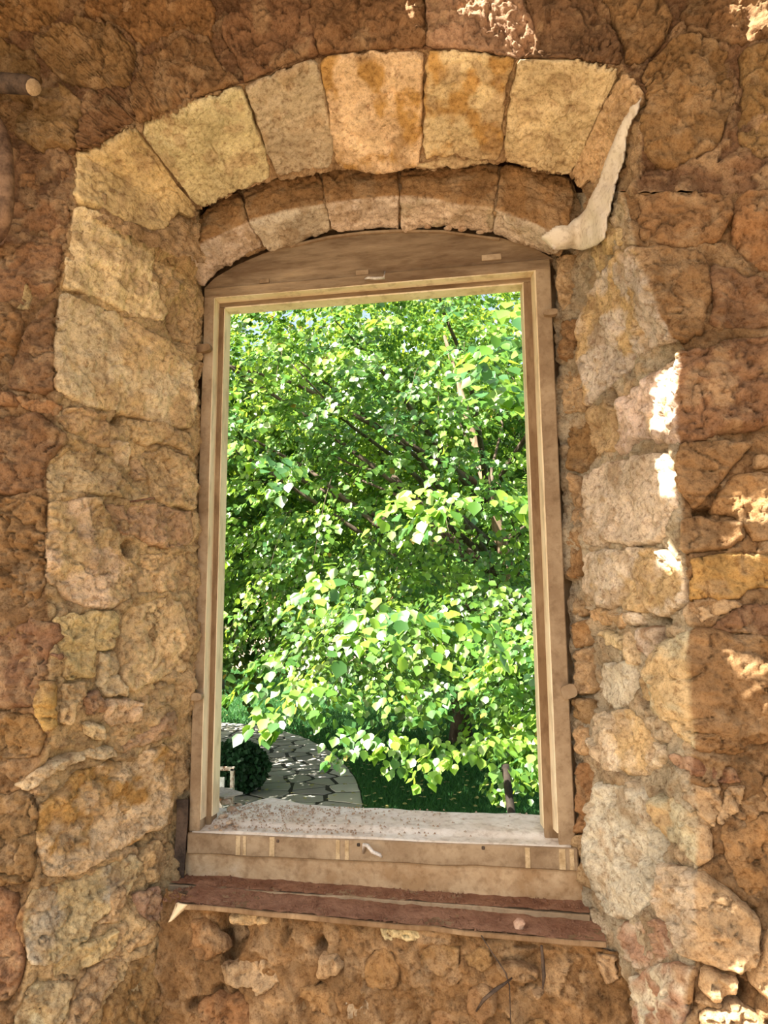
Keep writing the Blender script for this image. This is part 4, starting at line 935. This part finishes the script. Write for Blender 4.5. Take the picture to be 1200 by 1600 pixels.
# paved terrace with a rounded end
edge_px = [(300, 1126), (350, 1130), (400, 1134), (440, 1143), (475, 1153), (505, 1168), (530, 1186), (550, 1208), (562, 1232), (568, 1262)]
edge = [onz(x, y, ZG)[:2] for x, y in edge_px]
e0, e1 = edge[0], edge[-1]
path_poly = np.array(edge + [np.array([e1[0] + .2, e1[1] - 4.0]), np.array([e1[0] - .6, e1[1] - 7.5]), np.array([e0[0] - 3, e1[1] - 7.5]), np.array([e0[0] - 3, e0[1] + .3])])
M_FLAG = attr_mat('flagstone', .85, 0, .2)
M_JOINT = plain_mat('path_joint', (0.03, 0.03, 0.024), (0.05, 0.048, 0.04), 6, .95, .4)
path = empty('paved_path', Vector((*path_poly.mean(0), ZG)), 'grey crazy paved terrace with a rounded end on the lawn', 'path')
prm = bmesh.new(); a = [prm.verts.new((p[0], p[1], ZG + .012)) for p in path_poly]; prm.faces.new(a)
bm_obj('joint_bed', prm, M_JOINT, path)
# voronoi flagstones clipped to the outline
def clip_half(poly, p, n):
    out = []
    for i in range(len(poly)):
        a, b = poly[i], poly[(i + 1) % len(poly)]; da = (a - p) @ n; db = (b - p) @ n
        if da <= 0: out.append(a)
        if (da < 0) != (db < 0) and abs(da - db) > 1e-12: out.append(a + (b - a) * (da / (da - db)))
    return out
rs = np.random.default_rng(21); seeds = []
lo, hi = path_poly.min(0), path_poly.max(0)
E = np.array(edge)
# border row follows the edge
Ed = []
for a, b in zip(E[:-1], E[1:]):
    n = max(1, int(np.linalg.norm(b - a) / .62)); Ed += [a + (b - a) * k / n for k in range(n)]
Ed = np.array(Ed); tang = np.gradient(Ed, axis=0); nrm = np.stack([tang[:, 1], -tang[:, 0]], 1); nrm /= np.linalg.norm(nrm, axis=1)[:, None]
cen = path_poly.mean(0)
nrm[((cen - Ed) * nrm).sum(1) < 0] *= -1
border = Ed + nrm * .24
for p in border: seeds.append(p)
nb_ = len(seeds); k = 0
cand = rs.uniform(lo, hi, (9000, 2)); cq = project(np.column_stack([cand, np.full(9000, ZG)]))
cand = cand[(sdf(cand, path_poly)[0] > .45) & (cq[:, 0] > 250) & (cq[:, 0] < 620) & (cq[:, 1] < 1330)]
for p in cand:
    if len(seeds) >= 520: break
    if min(np.linalg.norm(p - s) for s in seeds) < rs.uniform(.34, .60): continue
    seeds.append(p)
seeds = np.array(seeds)
for i, s in enumerate(seeds):
    R_ = .55; poly = [s + R_ * np.array(v) for v in ((-1, -1), (1, -1), (1, 1), (-1, 1))]
    for j in np.argsort(((seeds - s) ** 2).sum(1))[1:16]:
        d = seeds[j] - s; L_ = np.linalg.norm(d); n = d / L_; poly = clip_half(poly, s + d / 2 - n * .038, n)
        if len(poly) < 3: break
    if len(poly) < 3: continue
    poly = np.array(poly); dd, nr = sdf(poly, path_poly); poly = np.where((dd < 0.01)[:, None], nr * .98 + s * .02, poly)
    m = []
    for a, b in zip(poly, np.roll(poly, -1, 0)): m += [a, (a + b) / 2 + rs.normal(0, .018, 2)]
    poly = np.array(m); c = poly.mean(0); poly = c + (poly - c) * .985
    n = len(poly); h = .006 + rs.uniform(0, .009)
    Vv = np.vstack([np.column_stack([poly - c, np.full(n, 0)]), np.column_stack([(poly - c) * .985, np.full(n, h)]), [[0, 0, h + .003]]])
    Fq = [(a, (a + 1) % n, (a + 1) % n + n, a + n) for a in range(n)]; Ft = [(a + n, (a + 1) % n + n, 2 * n) for a in range(n)]
    me = bpy.data.meshes.new('flagstone'); me.from_pydata([tuple(v) for v in Vv], [], Fq + Ft)
    g = rs.uniform(.26, .42) if i >= nb_ else rs.uniform(.40, .52)
    at = me.color_attributes.new('Col', 'FLOAT_COLOR', 'POINT')
    cc = np.ones((len(Vv), 4)); cc[:, :3] = np.array([g, g * rs.uniform(.94, .99), g * rs.uniform(.84, .92)]) * rs.normal(1, .05, (len(Vv), 1)); at.data.foreach_set('color', cc.astype(np.float32).ravel())
    link('flagstone', me, M_FLAG, path, Vector((*c, ZG + .012)) - path.location)

# ---- leaves
LEAF = np.array([(0, 0, 0), (.34, .16, .05), (.46, .5, .07), (0, 1.0, -.06), (-.46, .5, .07), (-.34, .16, .05), (0, .45, -.03)])   # across, along, lift
LEAF_F = np.array([(0, 1, 6), (1, 2, 6), (2, 3, 6), (3, 4, 6), (4, 5, 6), (5, 0, 6)])
def leaf_arrays(Pos, Axis, Nrm, Size, Colr):
    A = Axis / np.linalg.norm(Axis, axis=1)[:, None]; S = np.cross(A, Nrm); S /= np.linalg.norm(S, axis=1)[:, None] + 1e-9; N = np.cross(S, A)
    Vv = Pos[:, None] + Size[:, None, None] * (LEAF[None, :, 0:1] * S[:, None] + LEAF[None, :, 1:2] * A[:, None] + LEAF[None, :, 2:3] * N[:, None])
    Fv = LEAF_F[None] + (np.arange(len(Pos)) * 7)[:, None, None]
    return Vv.reshape(-1, 3), Fv.reshape(-1, 3), np.repeat(Colr, 7, 0)
M_LEAF = attr_mat('linden_leaf', 0.36, 0.36, 0.65)
M_LEAF_D = attr_mat('dark_leaf', 0.5, 0.25, 0.35)
M_BARK = plain_mat('bark', (0.05, 0.035, 0.025), (0.13, 0.10, 0.075), 8, .9, .8, 20, (1, 1, .25))
M_BARKP = plain_mat('pale_bark', (0.11, 0.075, 0.05), (0.25, 0.18, 0.115), 10, .9, .8, 20, (1, 1, .25))
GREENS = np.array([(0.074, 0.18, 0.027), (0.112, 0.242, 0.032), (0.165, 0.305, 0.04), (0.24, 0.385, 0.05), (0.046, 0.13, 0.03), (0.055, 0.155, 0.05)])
def spray(base, d, length, nleaf, size, rs, droop=.5, width=.28):
    """a leafy twig: leaves alternate along a drooping axis and a few side twigs"""
    d = d / np.linalg.norm(d); side = np.cross(d, (0, 0, 1.0)); side /= np.linalg.norm(side) + 1e-9
    u = rs.uniform(0.05, 1, nleaf); sgn = np.where(rs.random(nleaf) < .5, -1, 1)
    off = sgn * rs.uniform(.02, width, nleaf) * (1 - .55 * u)
    P = base + np.outer(u * length, d) + np.outer(off, side); P[:, 2] -= droop * length * u ** 2 + np.abs(off) * .35
    P += rs.normal(0, .02, (nleaf, 3))
    ax = np.outer(np.full(nleaf, .6), d) + np.outer(sgn * rs.uniform(.2, .9, nleaf), side) + rs.normal(0, .28, (nleaf, 3)); ax[:, 2] -= rs.uniform(.35, 1.35, nleaf)
    nr = np.tile((0, 0, 1.0), (nleaf, 1)) + np.outer(np.full(nleaf, .35), d) + rs.normal(0, .33, (nleaf, 3))
    sz = size * rs.uniform(.62, 1.2, nleaf)
    tw = [base + d * length * w + np.array([0, 0, -droop * length * w * w]) for w in (0, .33, .66, 1)]
    return P, ax, nr, sz, tw
def in_view(P, m=60):
    q = project(P); return (q[:, 0] > 345 - m) & (q[:, 0] < 865 + m) & (q[:, 1] > 450 - m) & (q[:, 1] < 1270 + m)
def make_tree(name, label, trunk, crown_c, crown_r, ntw, nleaf, size, mat, seed, greens, trunk_r=.2, shell=(.35, 1.0), keep_out=.25, bark=M_BARK, heroes=(), nobj=0, group=None, tint=1.0, branches=14, yellow=.0, tbark=None):
    rs = np.random.default_rng(seed); root = empty(name, Vector((*trunk[:2], ZG)), label, 'tree', group)
    c = np.array(crown_c); r = np.array(crown_r)
    top = c + np.array([0, 0, r[2] * .3])
    tp = [np.array([trunk[0], trunk[1], ZG - .05]), np.array([trunk[0] + .05, trunk[1], ZG + .8]), np.array([(trunk[0] + c[0]) / 2, (trunk[1] + c[1]) / 2, c[2] - r[2] * .4]), top]
    tube_obj('trunk', tp, [trunk_r * 1.25, trunk_r, trunk_r * .5, trunk_r * .15], tbark or bark, root, 12)
    for k in range(branches):
        w = rs.uniform(.35, .95); b0 = tp[1] + (tp[3] - tp[1]) * w * .7
        th = rs.uniform(0, 2 * math.pi); v = np.array([math.cos(th), math.sin(th), rs.uniform(-.15, .6)]); e = c + v * r * .85
        mid = (b0 + e) / 2 + np.array([0, 0, .35]) + rs.normal(0, .15, 3)
        tube_obj('branch', [b0, (b0 + mid) / 2 + rs.normal(0, .06, 3), mid, (mid + e) / 2 + rs.normal(0, .1, 3), e], [trunk_r * .33, trunk_r * .25, trunk_r * .18, trunk_r * .11, trunk_r * .04], bark, root, 7)
    Ps, As, Ns, Ss, Cs, Tw = [], [], [], [], [], []
    def add(base, d, L_, n, sz, droop, width, bright=1.0):
        P, ax, nr, s_, tw = spray(base, d, L_, n, sz, rs, droop, width)
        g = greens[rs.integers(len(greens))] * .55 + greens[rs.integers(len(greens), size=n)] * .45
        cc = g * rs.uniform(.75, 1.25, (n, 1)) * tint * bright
        if yellow: 
            m = rs.random(n) < yellow; cc[m] = np.array((.42, .30, .06)) * rs.uniform(.7, 1.1, (m.sum(), 1))
        Ps.append(P); As.append(ax); Ns.append(nr); Ss.append(s_); Cs.append(cc); Tw.append(tw)
    n = 0
    while n < ntw:
        v = rs.normal(0, 1, 3); v /= np.linalg.norm(v); rad = rs.uniform(shell[0] ** 2, shell[1] ** 2) ** .5
        b = c + v * r * rad
        if b[2] < ZG + 1.2: continue
        if not in_view(b[None], 120)[0] and rs.random() > keep_out: n += 1; continue
        out = v * np.array([1, 1, .25]); out[2] -= .05; L_ = rs.uniform(.55, 1.05) * size / .1
        add(b, out + rs.normal(0, .25, 3), L_, nleaf, size, rs.uniform(.25, .6), .26 * size / .1); n += 1
    for h in heroes:
        px, py, dist, ang, L_, nl, sz = h
        d = ray(px, py); b = CAM + d / np.linalg.norm(d) * dist
        dv = np.array([math.cos(ang), -abs(math.sin(ang)) - .1, -.15]); add(b, dv, L_, nl, sz, .55, .26, .68 if dist > 7 else 1.0)  # crown shade put into the leaf colour of farther sprays
        Tw.pop()
    P = np.concatenate(Ps); A = np.concatenate(As); N = np.concatenate(Ns); S = np.concatenate(Ss); Cc = np.concatenate(Cs)
    m = P[:, 1] > .75; P, A, N, S, Cc = P[m], A[m], N[m], S[m], Cc[m]
    sel = np.zeros(len(P), bool)
    if nobj:
        dist = np.linalg.norm(P - CAM, axis=1); app = np.where(in_view(P, -8), S / dist, 0); sel[np.argsort(-app)[:nobj]] = True
    V_, F_, C_ = leaf_arrays(P[~sel], A[~sel], N[~sel], S[~sel], Cc[~sel])
    o = link('foliage', mesh_np('foliage', V_ - np.array(root.location), F_, C_, smooth=False), mat, root); o['kind'] = 'stuff'
    if nobj:
        ms = []
        for q in range(6):
            v_, f_, c_ = leaf_arrays(np.zeros((1, 3)), np.array([[0, 1.0, 0]]), np.array([[0, 0, 1.0]]), np.ones(1), greens[q % len(greens)][None] * tint); ms.append(mesh_np('leaf', v_, f_, c_, smooth=False)); ms[-1].materials.append(mat)
        for i in np.nonzero(sel)[0]:
            a = Vector(A[i]).normalized(); s_ = a.cross(Vector(N[i])).normalized(); nn = s_.cross(a)
            lf = bpy.data.objects.new('leaf', ms[int(rs.integers(6))]); COL.objects.link(lf); lf.parent = root
            M3 = Matrix((s_, a, nn)).transposed().to_4x4() @ Matrix.Scale(S[i], 4); M3.translation = Vector(P[i]) - root.location; lf.matrix_local = M3
    # twigs joined as one mesh
    Vt, Ft = [], []; k = 0
    for tw in (Tw[::2] if nobj else []):
        if not in_view(np.array(tw), 40).any(): continue
        v_, f_ = tube_np(tw, [.007, .006, .005, .004, .003, .002][-len(tw):], 4); Vt.append(v_); Ft += [tuple(i + k for i in dict.fromkeys(f)) for f in f_]; k += len(v_)
    if Vt:
        me = bpy.data.meshes.new('twigs'); me.from_pydata((np.concatenate(Vt) - np.array(root.location)).tolist(), [], Ft); t = link('twigs', me, bark, root); t['kind'] = 'stuff'
    return root
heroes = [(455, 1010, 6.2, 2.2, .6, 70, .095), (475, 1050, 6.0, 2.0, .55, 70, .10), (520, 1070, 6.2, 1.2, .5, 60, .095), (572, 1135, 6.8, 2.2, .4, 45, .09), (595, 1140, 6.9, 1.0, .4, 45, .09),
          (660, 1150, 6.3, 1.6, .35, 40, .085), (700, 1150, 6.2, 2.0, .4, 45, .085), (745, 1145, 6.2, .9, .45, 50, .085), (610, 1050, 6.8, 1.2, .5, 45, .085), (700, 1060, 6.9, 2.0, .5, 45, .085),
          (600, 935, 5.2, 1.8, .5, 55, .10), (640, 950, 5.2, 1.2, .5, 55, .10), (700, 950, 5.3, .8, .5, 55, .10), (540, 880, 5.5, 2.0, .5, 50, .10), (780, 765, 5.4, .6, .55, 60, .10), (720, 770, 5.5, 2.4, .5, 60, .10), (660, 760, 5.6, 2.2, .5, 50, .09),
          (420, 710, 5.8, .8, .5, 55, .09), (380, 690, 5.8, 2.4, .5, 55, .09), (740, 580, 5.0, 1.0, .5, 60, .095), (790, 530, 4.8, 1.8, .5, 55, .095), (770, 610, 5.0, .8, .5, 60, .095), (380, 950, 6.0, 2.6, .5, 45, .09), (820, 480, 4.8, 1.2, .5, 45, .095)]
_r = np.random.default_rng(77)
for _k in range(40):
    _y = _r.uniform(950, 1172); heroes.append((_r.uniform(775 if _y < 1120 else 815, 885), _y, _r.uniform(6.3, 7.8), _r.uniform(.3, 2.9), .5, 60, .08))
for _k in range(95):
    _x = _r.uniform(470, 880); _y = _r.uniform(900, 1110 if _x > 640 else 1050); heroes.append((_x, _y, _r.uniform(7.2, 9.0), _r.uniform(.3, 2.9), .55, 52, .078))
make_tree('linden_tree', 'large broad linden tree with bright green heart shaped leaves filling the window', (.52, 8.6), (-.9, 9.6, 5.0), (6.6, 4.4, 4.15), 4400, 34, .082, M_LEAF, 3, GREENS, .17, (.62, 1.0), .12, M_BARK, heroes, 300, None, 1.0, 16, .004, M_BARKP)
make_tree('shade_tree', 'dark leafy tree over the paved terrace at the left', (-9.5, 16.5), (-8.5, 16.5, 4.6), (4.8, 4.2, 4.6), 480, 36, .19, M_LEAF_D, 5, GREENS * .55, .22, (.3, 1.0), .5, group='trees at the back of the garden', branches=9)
make_tree('shade_tree', 'unseen leafy tree left of the terrace, added to shade its paving', (-9.6, 10.2), (-9.6, 10.6, 5.2), (4.6, 4.4, 3.6), 560, 36, .22, M_LEAF_D, 15, GREENS * .6, .2, (.2, 1.0), 1.0, group='trees at the back of the garden', branches=6)  # tree out of view, added to throw shade on the paving
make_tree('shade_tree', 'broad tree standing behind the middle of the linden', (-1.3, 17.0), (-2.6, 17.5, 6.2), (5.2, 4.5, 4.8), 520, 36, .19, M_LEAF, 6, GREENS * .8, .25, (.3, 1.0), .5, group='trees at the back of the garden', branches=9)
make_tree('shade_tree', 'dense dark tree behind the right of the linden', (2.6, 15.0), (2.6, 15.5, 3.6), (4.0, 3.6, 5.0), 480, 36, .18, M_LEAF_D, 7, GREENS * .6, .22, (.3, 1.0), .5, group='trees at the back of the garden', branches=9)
make_tree('shade_tree', 'sunlit tree far behind at the upper left', (-13, 30), (-13, 30, 9.5), (7, 5, 6.5), 420, 32, .34, M_LEAF, 8, GREENS * 1.2, .3, (.3, 1.0), .5, group='trees at the back of the garden', branches=6)
make_tree('shade_tree', 'tall sunlit tree far behind in the centre', (-4, 33), (-4, 33, 11), (7, 5, 7.5), 420, 32, .34, M_LEAF, 9, GREENS * 1.2, .3, (.3, 1.0), .5, group='trees at the back of the garden', branches=6)
# leaning dark post by the linden
tp = [onz(812, 1275, .0) for _ in (0,)][0]
d0 = ray(803, 1300); b0 = CAM + d0 / np.linalg.norm(d0) * 5.85; d1 = ray(789, 1195); b1 = CAM + d1 / np.linalg.norm(d1) * 5.95
dn = (b0 - b1); b00 = b1 + dn * ((ZG - .05 - b1[2]) / dn[2])
tag(tube_obj('garden_post', [b00, b0, b1], [.036, .033, .030], plain_mat('dark_post', (0.012, 0.009, 0.007), (0.03, 0.022, 0.016), 12, .8, .4), None, 8), 'slim dark leaning post beside the linden trunk', 'post')
# clipped round bush on the terrace
def bush(name, label, px, py, rx, rz, n, size, seed):
    c = onz(px, py, ZG); rs = np.random.default_rng(seed); root = empty(name, Vector(c), label, 'bush')
    bm = bmesh.new(); bmesh.ops.create_icosphere(bm, subdivisions=3, radius=1)
    for v in bm.verts:
        q = np.array(v.co); k = 1 + .12 * fbm(q[None] + seed, .5, 2, 3)[0]; v.co = Vector((q[0] * rx * .86 * k, q[1] * rx * .86 * k, max(-.02, (q[2] * .5 + .5) * rz * .93 * k))) + Vector(c)
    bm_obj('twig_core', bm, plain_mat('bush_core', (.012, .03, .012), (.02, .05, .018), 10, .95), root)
    v = rs.normal(0, 1, (n, 3)); v /= np.linalg.norm(v, axis=1)[:, None]
    P = v * (rx, rx, rz * .5) * rs.uniform(.82, 1.04, (n, 1)) + (0, 0, rz * .5); ax = v + rs.normal(0, .6, (n, 3)); ax[:, 2] -= .4
    V_, F_, C_ = leaf_arrays(P, ax, v + rs.normal(0, .3, (n, 3)), size * rs.uniform(.7, 1.2, n), np.array((.025, .075, .03)) * rs.uniform(.6, 1.4, (n, 1)))
    o = link('foliage', mesh_np('foliage', V_, F_, C_, smooth=False), M_LEAF_D, root); o['kind'] = 'stuff'
bush('round_bush', 'dark round ivy bush growing on the paved terrace', 364, 1238, .60, .86, 3200, .085, 31)
# rusty white metal bench end below the window
c = onz(352, 1262, ZG); bx, by = c[0] + .1, c[1] - .6
bench = empty('metal_bench', Vector((bx - .4, by, ZG)), 'white metal garden bench with rusty frame beside the ivy bush', 'bench')
M_WPAINT = plain_mat('flaking_white_paint', (0.55, 0.56, 0.54), (0.72, 0.73, 0.71), 9, .6, .2)
M_RP = plain_mat('rusty_white_paint', (0.16, 0.07, 0.03), (0.60, 0.55, 0.48), 11, .7, .3)
for x in (bx + .20, bx - 1.1):
    bm_obj('leg', bm_box(x, x + .06, by, by + .06, ZG + .01, ZG + .74, bevel=.006), M_RP, bench); bm_obj('leg', bm_box(x, x + .06, by - .45, by - .39, ZG + .01, ZG + .42, bevel=.006), M_RP, bench)
bm_obj('top_rail', bm_box(bx - 1.1, bx + .26, by, by + .06, ZG + .70, ZG + .76, bevel=.006), M_RP, bench)
bm_obj('back_panel', bm_box(bx - 1.03, bx + .10, by + .01, by + .05, ZG + .45, ZG + .60, bevel=.004), M_WPAINT, bench)
for k in range(4): bm_obj('seat_slat', bm_box(bx - 1.1, bx + .26, by - .45 + k * .115, by - .45 + k * .115 + .095, ZG + .42, ZG + .45, bevel=.004), M_WPAINT, bench)
# grass blades: uncountable
rs = np.random.default_rng(44); n = 90000
px = rs.uniform(330, 880, n); py = 1040 + 250 * rs.random(n) ** .9
D = np.stack([(px - 600) / F, -(py - 800) / F, -np.ones(n)], 1) @ CR.T; t = (ZG - CAM[2]) / D[:, 2]; G = CAM + D * t[:, None]
ok = (t > 0) & (G[:, 1] < 45); G = G[ok]; ins = sdf(G[:, :2], path_poly)[0] > -.02; G = G[~ins]; n = len(G)
a = rs.uniform(0, 6.28, n); sc = np.clip((G[:, 1] + 2) / 14, .8, 3.0); hgt = rs.uniform(.05, .10, n) * sc; wd = .012 * sc
lean = rs.normal(0, .04, (n, 2)) * sc[:, None]
V_ = np.stack([G + np.stack([np.cos(a) * wd, np.sin(a) * wd, 0 * a], 1), G - np.stack([np.cos(a) * wd, np.sin(a) * wd, 0 * a], 1), G + np.column_stack([lean, hgt])], 1).reshape(-1, 3)
cc = np.repeat(np.array([(.028, .105, .026), (.045, .15, .034), (.034, .12, .04)])[rs.integers(3, size=n)] * rs.uniform(.7, 1.3, (n, 1)), 3, 0)
tag(link('grass', mesh_np('grass', V_, np.arange(3 * n).reshape(-1, 3), cc, smooth=False), attr_mat('grass_blade', .6, .3, .3)), 'short green grass blades covering the lawn', 'grass', kind='stuff')
# pale fallen leaves on the lawn: uncountable specks
n = 500; px = rs.uniform(345, 860, n); py = rs.uniform(1085, 1270, n); D = np.stack([(px - 600) / F, -(py - 800) / F, -np.ones(n)], 1) @ CR.T; G = CAM + D * ((ZG - CAM[2]) / D[:, 2])[:, None]; G[:, 2] += .07
V_, F_, C_ = leaf_arrays(G, np.column_stack([rs.normal(0, 1, (n, 2)), np.zeros(n)]), np.tile((0, 0, 1.0), (n, 1)) + rs.normal(0, .2, (n, 3)), rs.uniform(.06, .1, n), np.tile((.35, .33, .12), (n, 1)) * rs.uniform(.6, 1.2, (n, 1)))
tag(link('fallen_leaves', mesh_np('fallen_leaves', V_, F_, C_, smooth=False), M_LEAF_D), 'pale fallen leaves sprinkled over the shaded lawn', 'leaves', kind='stuff')
# hedge and pink house far behind
M_HOUSE = plain_mat('pink_render', (0.58, 0.42, 0.33), (0.66, 0.50, 0.40), 1, .9, .2, 10)
hs = empty('garden_house', Vector((-6, 48, ZG)), 'low pale pink building far behind the trees', 'building')
bm_obj('wall', bm_box(-26, 12, 46, 52, ZG, ZG + 3.6), M_HOUSE, hs)
bm_obj('roof', bm_hexa([(-26.5, 45.5, ZG + 3.6), (12.5, 45.5, ZG + 3.6), (12.5, 52.5, ZG + 3.6), (-26.5, 52.5, ZG + 3.6), (-26.5, 48.9, ZG + 5), (12.5, 48.9, ZG + 5), (12.5, 49.1, ZG + 5), (-26.5, 49.1, ZG + 5)]), plain_mat('roof_tile', (.30, .14, .08), (.42, .22, .13), 2, .9, .3), hs)
for k in range(7):
    x = -24 + k * 5.2; bm_obj('window', bm_box(x, x + 1.2, 45.95, 46.1, ZG + 1.1, ZG + 2.5), M_DARKW, hs)
